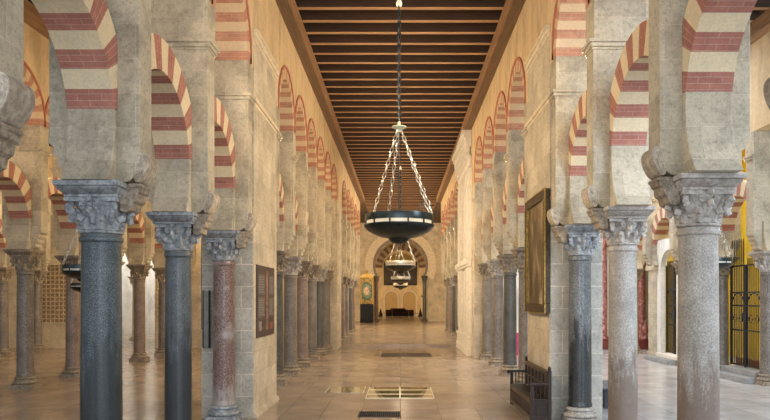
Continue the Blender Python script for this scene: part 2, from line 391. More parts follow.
def capital_mesh(r, mat, detail=True):
    m = MB(); z0, z1 = 3.34, 3.72
    prof = [(r*0.93,z0),(r*1.06,z0+0.015),(r*1.08,z0+0.035),(r*0.96,z0+0.05),(r*0.98,z0+0.12),(r*1.04,z0+0.22),(r*1.12,z0+0.31),(r*1.24,z1)]
    m.lathe(prof, 28)
    for k in range(8): leaf(m, 2*pi*k/8+pi/8, r*1.0, z0+0.05, 0.165, 0.115, 0.07, 0.03)
    if detail:
        for k in range(8): leaf(m, 2*pi*k/8, r*1.05, z0+0.12, 0.19, 0.09, 0.075, 0.06)
    A = r*1.46
    for k in range(4):                     # corner volutes
        a = pi/4+k*pi/2; d = (cos(a), sin(a)); cx = d[0]*(A*1.08); cy = d[1]*(A*1.08)
        m.tube([(d[0]*r*1.1, d[1]*r*1.1, z0+0.16), (d[0]*r*1.45, d[1]*r*1.45, z0+0.27), (cx, cy, z1-0.02)], [0.025,0.035,0.04], 7)
        spiral(m, (cx, cy, z1-0.065), d, 0.062, 0, tr=0.024); m.ball((cx, cy, z1-0.065), 0.038, 0.038, 0.038, 8)
        b = k*pi/2; e = (cos(b), sin(b)); p = (-e[1], e[0])
        for q in (-1, 1):                  # inner helices
            c_ = (e[0]*r*1.36+p[0]*q*0.085, e[1]*r*1.36+p[1]*q*0.085, z1-0.06); spiral(m, c_, p, 0.042, 0, tr=0.015, n=10)
        m.ball((e[0]*r*1.5, e[1]*r*1.5, z1+0.02), 0.045, 0.045, 0.04, 8)
    # abacus with hollow sides
    poly = []
    for k in range(4):
        a = pi/4+k*pi/2; R = A*1.25
        p0 = Vector((cos(a)*R, sin(a)*R)); p1 = Vector((cos(a+pi/2)*R, sin(a+pi/2)*R)); t_ = (p1-p0)
        for i in range(6):
            t = i/6; q = p0+t_*t; q = q*(1-0.13*sin(pi*t)); poly.append((q.x, q.y))
    m.prism(poly, z1, z1+0.05, 'z')
    m.v = [(a, b, c_) for a, b, c_ in m.v]
    return m.mesh('capital', mat, True)
def impost_mesh(r, mat):
    m = MB(); a = 0.32; b = 0.385; z = 3.77
    g = 1.17
    m.frus(0, 0, z, z+0.03, a*0.98, a*0.98, a, a); m.frus(0, 0, z+0.03, z+0.10, a, a, b*0.96, b*0.96*g)
    m.frus(0, 0, z+0.10, z+0.118, b*0.93, b*0.93*g, b*0.93, b*0.93*g); m.frus(0, 0, z+0.118, ZI, b, b*g, b*1.01, b*1.01*g)
    return m.mesh('impost', mat, True)
_cache = {}
def column(x, y, r, smat, cmat, bmat, label, group=None, near=0, z=0, name='column', dz=0):
    t = thing(name, label, 'column', (x, y, z), 0, group); prev = None
    for nm, fn, mt in (('base', base_mesh, bmat), ('shaft', shaft_mesh, smat), ('capital', capital_mesh, cmat), ('impost', impost_mesh, cmat)):
        k = (nm, round(r, 3), mt.name)
        if k not in _cache: _cache[k] = fn(r, mt)
        o = link(nm, _cache[k], prev if nm == 'impost' else t, bevel=0.008 if (near and nm == 'impost') else 0)
        if nm == 'shaft' and dz: o.scale = (1, 1, (3.34+dz)/3.34)
        if nm == 'capital': prev = o; o.location = (0, 0, dz)
    if near:                                # bracket reaching out under the pilaster scroll, nave side
        s = near; m = MB()
        m.prism([(s*0.36, 3.95), (s*0.53, 3.95), (s*0.545, 3.90), (s*0.53, 3.85), (s*0.50, 3.83), (s*0.485, 3.74), (s*0.44, 3.71), (s*0.425, 3.63), (s*0.36, 3.60), (s*0.29, 3.62), (s*0.29, 3.80)], -0.17, 0.17, 'y')
        m.prism([(s*0.39, 3.952), (s*0.555, 3.952), (s*0.562, 3.925), (s*0.555, 3.90), (s*0.39, 3.90)], -0.185, 0.185, 'y')
        link('bracket', m.mesh('bracket', CAPB), prev, bevel=0.012)
    return t

# ------------------------------------------------------------------ pier over a column
def scallops(near):
    # outline (x,z) of the pilaster foot from the outside down to the block
    if near: return [(FACE, 4.22), (0.52, 4.12), (0.47, 4.02), (0.40, 3.97), (0.28, 3.955)]
    pts = []; A = (FACE, 4.52); B = (0.33, 3.99); n = 4
    for k in range(n):
        for i in range(6):
            t = (k+i/6)/n; bx = A[0]+(B[0]-A[0])*t; bz = A[1]+(B[1]-A[1])*t
            q = sin(pi*i/6)*0.035; pts.append((bx+q*0.9, bz-q*0.4))
    pts.append((0.27, 3.955)); return pts
def pier_parts(S, near, dz, top=ZU):
    key = ('pier', round(S, 3), near, top, dz)
    if key in _cache: return _cache[key]
    half = S/2; Ri = half-0.29; cz = CZ0; res = []
    prof = []; dl = ARC*dz
    for i in range(9):
        z = ZI+dz+(ZS+dl+0.005-ZI-dz)*i/8; prof.append((half-sqrt(max(Ri*Ri-(z-cz-dl)**2, 0.0)), z))
    poly = prof+[(-a, b) for a, b in prof[::-1]]
    m = MB(); m.prism(poly, -0.28, 0.28, 'x'); res.append(('arch_springer', m.mesh('arch_springer', STONE), 0.01))
    fr = [(a, b+dz) for a, b in scallops(near)]; bk = [(a, b+dz) for a, b in scallops(False)]
    if near < 0: fr, bk = bk, fr
    if near == 0: fr = bk
    poly = [(FACE, top)]+fr+[(-a, b) for a, b in bk[::-1]]+[(-FACE, top)]
    m = MB(); m.prism(poly, -0.2, 0.2, 'y'); res.append(('pilaster', m.mesh('pilaster', STONE), 0.012))
    m = MB()
    for z0, z1, e in ((ZM-0.07, ZM-0.03, 0.02), (ZM-0.03, ZM+0.04, 0.045), (ZM+0.04, ZM+0.10, 0.075)):
        m.box(-FACE-e, FACE+e, -0.2-e, 0.2+e, z0, z1)
    m.box(-FACE-0.001, FACE+0.001, -0.26, 0.26, ZM+0.10, top)
    res.append(('moulding', m.mesh('moulding', STONE), 0.012))
    if near:
        s = near; m = MB(); N = 22; cx, cz_ = 0.545, 4.145+dz; tl = 0.24
        def E(t, q, y):
            a, b = 0.085*q*cos(t), 0.185*q*sin(t); a *= 1+0.25*sin(t)
            return (s*(cx+a*cos(tl)+b*sin(tl)), y, cz_-a*sin(tl)+b*cos(tl))
        m.prism([(E(2*pi*k/N, 1, 0)[0], E(2*pi*k/N, 1, 0)[2]) for k in range(N)], -0.19, 0.19, 'y')
        for f_ in (-1, 1):
            y = f_*0.19
            m.tube([E(2*pi*k/N, 0.86, y) for k in range(N)], 0.013, 6, True)
            for q0 in (-0.55, 0, 0.55):
                a, b = E(-pi/2+q0, 0.72, y), E(pi/2-q0*1.6, 0.25, y); mid = tuple((u+v)/2 for u, v in zip(a, b)); m.tube([a, (mid[0], y*1.04, mid[2]), b], 0.012, 6)
            m.ball(E(pi/2, 0.45, y), 0.028, 0.025, 0.028, 8)
        res.append(('scroll_corbel', m.mesh('scroll_corbel', CAPT, True), 0))
    _cache[key] = res; return res
def pier(x, y, S, near, label, group=None, z=0, dz=0):
    t = thing('arcade_pier', label, 'pier', (x, y, z), 0, group)
    for nm, me, bv in pier_parts(S, near, dz): link(nm, me, t, bevel=bv if near else 0)
    return t
def arch_mesh(key, half, Ri, Re, cz, a0, n, hx, clampy, mats, sub=3):
    m = MB()
    for k in range(n):
        vs = []; a1 = a0+(pi-2*a0)*k/n; a2 = a0+(pi-2*a0)*(k+1)/n; mi = k % 2
        P = []
        for i in range(sub+1):
            a = a1+(a2-a1)*i/sub; ro = min(Re, clampy/max(abs(cos(a)), 1e-4)); ro = max(ro, Ri+0.01)
            P.append(((Ri*cos(a), cz+Ri*sin(a)), (ro*cos(a), cz+ro*sin(a)), a*Ri, ro))
        for i in range(sub):
            (i0, o0, u0, r0), (i1, o1, u1, r1) = P[i], P[i+1]
            for sx in (-hx, hx):
                m.add([(sx, *i0), (sx, *o0), (sx, *o1), (sx, *i1)], [(0,1,2,3)], mi, [[(Ri, u0), (r0, u0), (r1, u1), (Ri, u1)]])
            m.add([(-hx, *i0), (hx, *i0), (hx, *i1), (-hx, *i1)], [(0,1,2,3)], mi, [[(-hx, u0), (hx, u0), (hx, u1), (-hx, u1)]])
            m.add([(-hx, *o0), (hx, *o0), (hx, *o1), (-hx, *o1)], [(0,1,2,3)], mi, [[(-hx, u0), (hx, u0), (hx, u1), (-hx, u1)]])
        for q in (P[0], P[-1]):
            i0, o0, u0, r0 = q
            m.add([(-hx, *i0), (hx, *i0), (hx, *o0), (-hx, *o0)], [(0,1,2,3)], mi, [[(-hx, 0.1), (hx, 0.1), (hx, 0.2), (-hx, 0.2)]])
    me = m.mesh('voussoirs', mats, False, False)
    import bmesh
    bm = bmesh.new(); bm.from_mesh(me); bmesh.ops.remove_doubles(bm, verts=bm.verts, dist=0.0005); bmesh.ops.recalc_face_normals(bm, faces=bm.faces); bm.to_mesh(me); bm.free()
    return me
def low_arch(x, y, S, label, group=None, dz=0):
    half = S/2; Ri = half-0.29; k = ('low', round(S, 3), dz)
    if k not in _cache: _cache[k] = arch_mesh(k, half, Ri, Ri+0.47, CZ0+ARC*dz, asin(0.20/Ri), 15, 0.28, half-0.2, [RED, CREAM])
    o = link('horseshoe_arch', _cache[k], loc=(x, y, 0)); return tag(o, label, 'arch', group)
def up_arch(x, y, S, label, group=None):
    half = S/2; Ri = half-0.26; k = ('up', round(S, 3))
    if k not in _cache:
        _cache[k] = arch_mesh(k, half, Ri, Ri+0.27, ZU, 0.0, 21, FACE+0.003, half, [RED2, CREAM2])
        R0 = Ri+0.27; R1 = R0+0.075; N = 30
        for sx in (-1, 1):
            m = MB()
            for i in range(N):
                q = []
                for a in (pi*i/N, pi*(i+1)/N):
                    for r_ in (R0, R1):
                        rr = min(r_, half/max(abs(cos(a)), 1e-4)); q.append((rr*cos(a), ZU+rr*sin(a)))
                x0, x1 = sx*FACE, sx*(FACE+0.035)
                vs = [(x0,*q[0]),(x0,*q[1]),(x0,*q[3]),(x0,*q[2]),(x1,*q[0]),(x1,*q[1]),(x1,*q[3]),(x1,*q[2])]
                m.add(vs, [(0,1,2,3),(4,5,6,7),(0,4,5,1),(2,3,7,6),(0,3,7,4),(1,2,6,5)])
            _cache[(k, sx)] = m.mesh('trim_ring', REDP)
    t = thing('round_arch', label, 'arch', (x, y, 0), 0, group)
    link('voussoirs', _cache[k], t); link('trim_ring', _cache[(k, -1)], t); link('trim_ring', _cache[(k, 1)], t); return t
def wall_over(mb, x, y0, y1):
    yc = (y0+y1)/2; half = (y1-y0)/2; Re = half-0.26+0.27; N = 28
    for i in range(N):
        P = []
        for a in (pi*i/N, pi*(i+1)/N):
            r_ = min(Re, half/max(abs(cos(a)), 1e-4)); P.append((yc+r_*cos(a), ZU+r_*sin(a)))
        for sx in (-FACE, FACE):
            mb.add([(x+sx, P[0][0], P[0][1]), (x+sx, P[1][0], P[1][1]), (x+sx, P[1][0], ZT), (x+sx, P[0][0], ZT)], [(0,1,2,3)])
        mb.add([(x-FACE, P[0][0], P[0][1]), (x+FACE, P[0][0], P[0][1]), (x+FACE, P[1][0], P[1][1]), (x-FACE, P[1][0], P[1][1])], [(0,1,2,3)])
    mb.add([(x-FACE, y0, ZT), (x+FACE, y0, ZT), (x+FACE, y1, ZT), (x-FACE, y1, ZT)], [(0,1,2,3)])

FARM = [G_GRY, G_BRN, G_DRK, G_GRY, G_BRN, G_GRY, G_DRK]
def arcade(x, ys, side, where, near_specs=None, z=0, stagger=0, matset=None, dz=0, square=()):
    """ys: column axes, one continuous run; side: words for the labels"""
    for i, y in enumerate(ys):
        sp = near_specs[i] if near_specs and i < len(near_specs) else None
        o_ = ORD[min(i, 19)]
        near = (1 if x < 0 else -1) if sp else 0
        S = (ys[min(i+1, len(ys)-1)]-ys[max(i-1, 0)])/(min(i+1, len(ys)-1)-max(i-1, 0))
        if sp: column(x, y, sp[0], sp[1], sp[2], sp[3], sp[4], near=near, dz=dz)
        elif i in square:
            t = thing('square_pillar', 'square tan stone pillar between the second and third right-hand columns and the iron gates', 'pillar', (x, y, 0)); q = MB(); q.box(-0.32, 0.32, -0.32, 0.32, 0, 0.3); obj('base', q, STONEW, t, bevel=0.02); q = MB(); q.box(-0.27, 0.27, -0.27, 0.27, 0.3, ZI+dz-0.2); obj('shaft', q, STONEW, t); q = MB(); q.box(-0.35, 0.35, -0.38, 0.38, ZI+dz-0.2, ZI+dz); obj('impost', q, STONEW, t, bevel=0.02)
        else:
            mt = (matset or FARM)[(i+stagger) % len(matset or FARM)]; 
            mname = mt.name.replace('_', ' ')
            column(x, y, 0.225, mt, CAPB if (i+stagger) % 3 else CAPW, CAPB, '%s column, %s from the front in the %s' % (mname, o_, where), None, dz=dz)
        pier(x, y, S, near, 'stone pier above the %s column from the front of the %s' % (o_, where), dz=dz)
        if i+1 < len(ys):
            S = ys[i+1]-y; yc = y+S/2
            low_arch(x, yc, S, 'lower striped horseshoe arch beyond the %s column of the %s' % (o_, where), dz=dz)
            up_arch(x, yc, S, 'upper striped round arch beyond the %s column of the %s' % (o_, where))

# ---- left nave arcade
L1 = [5.66, 8.66, 11.66, 14.67]
L2 = [18.0+i*(34.62-18.0)/6 for i in range(7)]
L3 = [37.62+i*3.25 for i in range(6)]
R1 = [5.70, 8.70, 11.65, 14.43]
R2 = [17.6+i*(29.72-17.6)/4 for i in range(5)]
R3 = [37.85+i*3.2 for i in range(6)]
Lspec = [(0.245, G_BLUE, CAPG, CAPG, 'blue-grey column at the left edge of the nearest arcade, mostly out of frame'),
         (0.245, G_BLUE, CAPG, CAPG, 'thick speckled blue-black granite column, nearest on the left'),
         (0.220, G_BLUE2, CAPG, CAPG, 'dark slate-blue column with leafy grey capital, second on the left'),
         (0.225, G_RED, CAPG, CAPG, 'reddish brown mottled marble column against the left wall block with poster')]
Rspec = [(0.245, G_LITE, CAPW, CAPW, 'pale granite column at the right edge of the nearest arcade, out of frame'),
         (0.245, G_TAN, CAPW, CAPW, 'thick pale speckled granite column with scrolled capital, nearest on the right'),
         (0.235, G_LITE, CAPW, CAPW, 'smooth pale grey column with deeply carved capital, second on the right'),
         (0.232, G_BLK, CAPG, CAPW, 'streaked black marble column beside the wooden bench')]
arcade(-AX, L1, 'left', 'nearest left nave row', Lspec)
arcade(-AX, L2, 'left', 'middle left nave row', stagger=1)
arcade(-AX, L3, 'left', 'far left nave row', stagger=2, matset=[G_DRK, G_BRN, G_GRY])
arcade(AX, R1, 'right', 'nearest right nave row', Rspec, dz=0.09)
arcade(AX, R2, 'right', 'middle right nave row', stagger=3, matset=[G_DRK, G_GRY, G_GRY, G_BLUE2, G_GRY], dz=0.09)
arcade(AX, R3, 'right', 'far right nave row', stagger=0, matset=[G_DRK, G_BRN, G_GRY], dz=0.09)
# upper walls
for nm, x, runs, solids in (('wall_left', -AX, (L1, L2, L3), ((L1[-1], L2[0]), (L2[-1], L3[0]), (L3[-1], 54.5))), ('wall_right', AX, (R1, R2, R3), ((R1[-1], R2[0]), (R2[-1], 30.99), (37.26, R3[0]), (R3[-1], 54.5)))):
    m = MB()
    for run in runs:
        for a, b in zip(run, run[1:]): wall_over(m, x, a, b)
    for a, b in solids: m.box(x-FACE, x+FACE, a, b, ZU, ZT)
    m.box(x-FACE, x+FACE, 2.0, runs[0][0]-0.2, ZU, ZT)
    struct(nm, m, PLAST)
# big piers
def big_pier(x, y0, y1, label, mat, x0=None, mould=True):
    t = thing('masonry_pier', label, 'pier', (x, (y0+y1)/2, 0)); h = (y1-y0)/2
    m = MB(); m.box(-FACE, FACE, -h, h, 0, ZU-0.005); obj('masonry', m, STONEB if mould else mat, t, bevel=0.015)  # grey core carries the daylight tint, the warm nave slab the lamplight
    if mould:
        m = MB(); s = 1 if x < 0 else -1
        for z0, z1, e in ((ZM+0.02, ZM+0.08, 0.03), (ZM+0.08, ZM+0.16, 0.07)): m.box(-FACE-e, FACE+e, -h-0.02, h, z0, z1)
        obj('lower_moulding', m, MOULD, t, bevel=0.012)
        m = MB()
        for z0, z1, e in ((8.10, 8.16, 0.04), (8.16, 8.27, 0.08), (8.27, 8.33, 0.11)): m.box(s*FACE-(0 if s > 0 else e), s*FACE+(e if s > 0 else 0), -h, h, z0, z1)
        obj('upper_moulding', m, MOULD, t, bevel=0.012)
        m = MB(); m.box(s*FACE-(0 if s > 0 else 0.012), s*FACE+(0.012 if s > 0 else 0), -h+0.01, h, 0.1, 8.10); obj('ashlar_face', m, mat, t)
        m = MB(); m.prism([(s*FACE, 0), (s*(FACE+0.09), 0), (s*(FACE+0.07), 0.09), (s*FACE, 0.13)], -h, h, 'y'); obj('plinth', m, mat, t)
    return t
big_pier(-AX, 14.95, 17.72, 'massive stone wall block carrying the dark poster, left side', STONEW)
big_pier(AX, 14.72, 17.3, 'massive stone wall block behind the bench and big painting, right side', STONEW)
big_pier(-AX, 34.9, 37.3, 'second stone wall block further down the left side of the nave', STONEW, mould=False)
big_pier(AX, 30.0, 31.0, 'plain tan stone pier touching the white carved pilaster on the right', STONEW, mould=False)
# white renaissance pilaster with cornice
CP0 = 31.02
t = thing('carved_pilaster', 'tall white carved stone pilaster with a deep cornice under the ceiling', 'pilaster', (AX, 34.25, 0))
m = MB(); m.box(-FACE, FACE, -3.23, 3.0, 0, ZT-0.01); obj('masonry', m, WSTONE, t)
m = MB()
for y0, y1 in ((-3.1, -1.3), (0.9, 2.8)):
    m.box(-FACE-0.10, -FACE, y0, y1, 0.9, 8.4); m.box(-FACE-0.14, -FACE-0.10, y0+0.15, y0+0.3, 1.1, 8.2); m.box(-FACE-0.14, -FACE-0.10, y1-0.3, y1-0.15, 1.1, 8.2)
obj('shaft_panel', m, WSTONE, t, bevel=0.02)
m = MB(); m.box(-FACE-0.2, -FACE, -3.23, 3.0, 0, 0.35); m.box(-FACE-0.15, -FACE, -3.2, 3.0, 0.35, 0.75); m.box(-FACE-0.19, -FACE, -3.23, 3.0, 0.75, 0.9); obj('pedestal', m, WSTONE, t, bevel=0.02)
m = MB()
for z0, z1, e in ((8.4,8.5,0.14),(8.5,8.85,0.10),(8.85,8.95,0.18),(9.3,9.45,0.24),(9.45,9.7,0.28),(9.7,9.9,0.36),(9.9,ZT,0.42)): m.box(-FACE-e, -FACE, -3.23, 3.0, z0, z1)
obj('cornice', m, WSTONE, t, bevel=0.015)
m = MB()
for k in range(22): y = -3.2+k*0.28; m.box(-FACE-0.25, -FACE-0.08, y, y+0.15, 8.96, 9.29)
obj('dentil_row', m, WSTONE, t)
t2 = t
# white pilaster: middle moulding seen half way up
m = MB(); m.box(-FACE-0.2, -FACE, -3.23, 3.0, 4.0, 4.1); m.box(-FACE-0.26, -FACE, -3.23, 3.0, 4.1, 4.35); obj('string_course', m, WSTONE, t, bevel=0.02)

# ---- outer arcades
LO = [17.12+i*2.93 for i in range(7)]
RO = [20.75+i*3.0 for i in range(5)]
LT = [28.4+i*2.95 for i in range(3)]
OUTM = [G_GRY, G_GRY, G_BRN, G_GRY, G_BRN]
arcade(-10.75, LO, 'left', 'row beyond the left aisle', matset=OUTM)
arcade(10.9, RO, 'right', 'row beyond the right aisle', matset=[G_GRY, G_GRY, G_GRY], square=(3,))
arcade(-17.8, LT, 'left', 'furthest left row', matset=[G_GRY])
for nm, x, run in (('wall_left_outer', -10.75, LO), ('wall_right_outer', 10.9, RO), ('wall_left_far', -17.8, LT)):
    m = MB()
    for a, b in zip(run, run[1:]): wall_over(m, x, a, b)
    m.box(x-FACE, x+FACE, run[0]-8, run[0]-0.01, ZU, ZT); m.box(x-FACE, x+FACE, run[-1], run[-1]+3, ZU, ZT)
    struct(nm, m, PLAST)

# ------------------------------------------------------------------ closing walls
def m_stucco():
    t = NT('carved_stucco_lattice', 0.85); uv = t.boxuv(); p = t.pos()
    b = t.brick(uv, (0.30,0.22,0.13), (0.24,0.17,0.10), (0.55,0.44,0.30), 0.22, 0.22, 0.035, 0.0)
    v = t.n('ShaderNodeTexVoronoi', Scale=9.0); t.l(uv, v.inputs['Vector'])
    c = t.mix(b.outputs['Color'], t.ramp(v.outputs['Distance'], [(0.1, 1.4), (0.5, 0.75)]), 0.8, 'MULTIPLY')
    t.l(c, t.b.inputs['Base Color']); t.bump(b.outputs['Fac'], 0.6, 0.03); return t.m
STUC = m_stucco()
m = MB(); m.box(-26, -14.8, 36.2, 36.9, 0, ZB); m.box(-12.7, -4.26, 36.2, 36.9, 0, ZB); m.box(-14.8, -12.7, 36.2, 36.9, 6.2, ZB); struct('wall_back_left', m, STONEW)
m = MB(); m.box(-30, -5, 50, 50.5, 0, ZB); struct('wall_far_left', m, WHITE)
m = MB(); m.box(-26.5, -26, 8, 52, 0, ZB); struct('wall_left_side', m, STONEW)
def stucco_panel(x0, x1, label):
    t = thing('stucco_screen', label, 'wall panel', ((x0+x1)/2, 36.13, 0)); h = (x1-x0)/2
    m = MB(); m.box(-h, h, -0.05, 0.07, 1.35, 4.3); obj('lattice_panel', m, STUC, t)
    m = MB(); m.box(-h-0.1, h+0.1, -0.12, 0.07, 4.3, 4.42); m.box(-h-0.1, h+0.1, -0.09, 0.07, 4.42, 4.72); m.box(-h-0.1, h+0.1, -0.15, 0.07, 4.72, 4.85); obj('cornice', m, MOULD, t)
    m = MB(); m.box(-h, h, -0.08, 0.07, 0, 1.22); m.box(-h, h, -0.12, 0.07, 1.22, 1.35); obj('dado', m, STONEW, t); return t
stucco_panel(-19.0, -16.6, 'carved stucco lattice screen on the back wall, behind the left aisle columns')
stucco_panel(-12.6, -11.0, 'carved stucco lattice panel on the back wall, right of the pale opening')
# white column standing in the pale opening
column(-16.6, 44.0, 0.24, WSTONE, WSTONE, WSTONE, 'plain white column in the pale opening beyond the left aisle')
m = MB(); m.box(4.26, 15, 36.4, 37.0, 0, ZB); struct('wall_back_right', m, WHITE)
m = MB(); m.box(15, 15.4, 17, 37, 0, ZB); struct('wall_right_side', m, YELL)
m = MB(); m.box(12.3, 15, 33.2, 33.5, 0, ZB); struct('wall_right_end', m, YELL)
# pink marble altar on the right cross wall
t = thing('marble_altar', 'red and pink marble altar frame against the white wall right of the second column', 'altar', (11.35, 35.9, 0))
m = MB(); m.box(-1.3, 1.3, -0.5, 0.48, 0, 0.5); obj('plinth', m, m_plain('dark_red_marble', (0.22,0.05,0.04), 0.4), t, bevel=0.02)
for s in (-1, 1):
    m = MB(); m.lathe([(0.26,0.5),(0.26,0.62),(0.2,0.68),(0.19,0.75),(0.2,2.5),(0.17,5.2),(0.2,5.25),(0.26,5.5)], 20, (s*0.98, -0.1, 0)); obj('pillar', m, PINK, t, smooth=True)
    m = MB(); m.lathe([(0.1,0),(0.16,0.05),(0.06,0.2),(0.17,0.45),(0.14,0.62),(0.05,0.75),(0.09,0.85),(0.001,0.95)], 14, (s*1.05, -0.45, 0.5)); obj('finial_urn', m, PINK, t, smooth=True)
m = MB(); m.box(-0.7, 0.7, 0.1, 0.48, 0.5, 5.5); obj('centre_panel', m, WSTONE, t)
m = MB(); m.box(-1.3, 1.3, -0.35, 0.48, 5.5, 5.9); m.prism([(-1.3,5.9),(1.3,5.9),(0,6.9)], -0.2, 0.48, 'y'); obj('pediment', m, PINK, t, bevel=0.02)

# white infill wall with arched doorway between outer columns
m = MB(); ya, yb = RO[2]+0.24, RO[3]-0.24; yc = (ya+yb)/2; hw = 0.85; zc = 3.7
N = 14; arc = [(yc+hw*cos(pi*i/N), zc+hw*sin(pi*i/N)) for i in range(N+1)]
for sx in (10.8, 11.0):
    m.add([(sx, ya, 0), (sx, yc-hw, 0), (sx, yc-hw, zc), (sx, ya, zc)], [(0,1,2,3)]); m.add([(sx, yb, 0), (sx, yc+hw, 0), (sx, yc+hw, zc), (sx, yb, zc)], [(0,1,2,3)])
    for i in range(N):
        (a0, b0), (a1, b1) = arc[i], arc[i+1]
        m.add([(sx, a0, b0), (sx, a1, b1), (sx, a1 if i < N-1 else ya, 5.0), (sx, a0 if i else yb, 5.0)], [(0,1,2,3)])
    m.add([(sx, ya, zc), (sx, yc-hw, zc), (sx, ya, 5.0)], [(0,1,2)]); m.add([(sx, yb, zc), (sx, yc+hw, zc), (sx, yb, 5.0)], [(0,1,2)])
full = [(yc+hw, 0)]+arc+[(yc-hw, 0)]
for (a0, b0), (a1, b1) in zip(full, full[1:]): m.add([(10.8, a0, b0), (11.0, a0, b0), (11.0, a1, b1), (10.8, a1, b1)], [(0,1,2,3)])
tag(obj('arched_infill_wall', m, WHITE), 'white plastered doorway wall with a round arch around the further iron gate', 'wall')

# iron gates
def gate(y0, y1, h0, h1, zb, label):
    t = thing('iron_gate', label, 'gate', (11.1, (y0+y1)/2, zb)); hw = (y1-y0)/2
    for sd in (-1, 1):
        m = MB(); ya, yb = (-hw, -0.012) if sd < 0 else (0.012, hw)
        for y in (ya, yb-0.05): m.box(-0.025, 0.025, y, y+0.05, 0, h0)
        for z in (0.02, 1.15, 1.95, h0*0.72, h0-0.05): m.box(-0.018, 0.018, ya, yb, z, z+0.05)
        leaf_ = obj('gate_leaf', m, IRON, t)
        n = int((yb-ya)/0.115)
        for i in range(1, n):
            y = ya+(yb-ya)*i/n; hh = h1+(h0-h1)*0.5*(1+sd*1.0*(1 if y > -0.4*hw else 0)) if h1 > h0 else h0+0.12
            hh = h0+0.12+(h1-h0)*(1 if y > 0.1*hw else 0)
            m = MB(); m.tube([(0, y, 0.03), (0, y, hh)], 0.019, 6); m.ball((0, y, hh+0.03), 0.022, 0.022, 0.055, 6); obj('bar', m, IRON, leaf_)
        yc = (ya+yb)/2
        m = MB(); m.tube([(0, yc+0.42*cos(a), h0*0.72-0.42+0.42*sin(a)) for a in [pi*k/12 for k in range(13)]], 0.02, 6); obj('arch_bar', m, IRON, leaf_)
        for q in (-1, 1):
            m = MB(); m.tube([(0, yc+q*0.2+0.11*cos(a), 1.56+0.11*sin(a)) for a in [2*pi*k/12 for k in range(12)]], 0.014, 6, True); obj('scroll', m, IRON, leaf_)
    m = MB(); m.box(-0.05, -0.02, -0.12, 0.12, 1.45, 1.75); obj('lock', m, IRON, t); return t
gate(RO[0]+0.72, RO[1]-0.22, 3.3, 3.95, 0.36, 'black iron double gate in front of the bright yellow wall, far right')
gate(RO[2]+0.76, RO[3]-0.55, 3.6, 3.6, 0.32, 'black iron gate in the white arched doorway between the two nearest right columns')
def steps(y0, y1, x0, label):
    t = thing('stone_steps', label, 'steps', (10.95, (y0+y1)/2, 0)); h = (y1-y0)/2
    m = MB(); m.box(-0.62, 0.5, -h-0.15, h+0.15, 0, 0.17); obj('lower_step', m, STEP, t, bevel=0.015)
    m = MB(); m.box(-0.25, 0.5, -h, h, 0.17, 0.34 if x0 else 0.31); obj('upper_step', m, STEP if x0 else WSTONE, t, bevel=0.015)
steps(RO[0]+0.35, RO[1]-0.35, 1, 'grey stone steps under the gate by the yellow wall')
steps(RO[2]+0.35, RO[3]-0.35, 0, 'grey and white stone steps under the further iron gate')
m = MB(); m.box(11.2, 11.25, RO[0]+0.35, RO[1]-0.35, 0.36, 0.62); tag(obj('threshold_board', m, m_wood('orange_wood', (0.5,0.2,0.03), 1)), 'low orange wooden board just behind the gate by the yellow wall', 'board')

# ------------------------------------------------------------------ far end wall of the nave
ZW = 75.3; R = 2.75; cz = 6.2
m = MB(); N = 36; a0 = -0.42
arc = []
for i in range(N+1):
    a = a0+(pi-2*a0)*i/N; arc.append((R*cos(a), cz+R*sin(a)))
jx = R*cos(a0)
def farwall(y):
    for i in range(N):
        (xa, za), (xb, zb) = arc[i], arc[i+1]
        am = (a0+(pi-2*a0)*(i+0.5)/N)
        if sin(am) < 0.7: 
            ex = 9 if xa+xb > 0 else -9
            m.add([(xa, y, za), (xb, y, zb), (ex, y, zb), (ex, y, za)], [(0,1,2,3)])
        else: m.add([(xa, y, za), (xb, y, zb), (xb, y, ZB+0.3), (xa, y, ZB+0.3)], [(0,1,2,3)])
    ks = [p for i, p in enumerate(arc) if 1]
    # corners over the haunches
    top = [p for i, p in enumerate(arc) if sin(a0+(pi-2*a0)*(i-0.5)/N) >= 0.7 or sin(a0+(pi-2*a0)*(i+0.5)/N) >= 0.7]
    xr, zr = top[0]; xl, zl = top[-1]
    m.add([(xr, y, zr), (9, y, zr), (9, y, ZB+0.3), (xr, y, ZB+0.3)], [(0,1,2,3)]); m.add([(xl, y, zl), (-9, y, zl), (-9, y, ZB+0.3), (xl, y, ZB+0.3)], [(0,1,2,3)])
    zj = arc[0][1]
    for s in (-1, 1): m.add([(s*jx, y, 0.13), (s*9, y, 0.13), (s*9, y, zj), (s*jx, y, zj)], [(0,1,2,3)])
farwall(ZW); farwall(ZW+1.2)
full = [(jx, 0.13)]+arc+[(-jx, 0.13)]
for (xa, za), (xb, zb) in zip(full, full[1:]): m.add([(xa, ZW, za), (xb, ZW, zb), (xb, ZW+1.2, zb), (xa, ZW+1.2, za)], [(0,1,2,3)])
struct('wall_back', m, STONEW)
t = thing('arch_surround', 'broad pale moulded ring around the horseshoe arch at the end of the nave', 'arch', (0, ZW, cz))
def ring(r0, r1, y0, y1, mat, nm):
    m = MB(); N = 40
    for i in range(N):
        a, b = a0+(pi-2*a0)*i/N, a0+(pi-2*a0)*(i+1)/N
        P = [(r0*cos(a), r0*sin(a)), (r1*cos(a), r1*sin(a)), (r1*cos(b), r1*sin(b)), (r0*cos(b), r0*sin(b))]
        vs = [(x, y0, z) for x, z in P]+[(x, y1, z) for x, z in P]
        m.add(vs, [(0,1,2,3),(4,5,6,7),(0,3,7,4),(1,2,6,5),(0,1,5,4),(2,3,7,6)])
    obj(nm, m, mat, t)
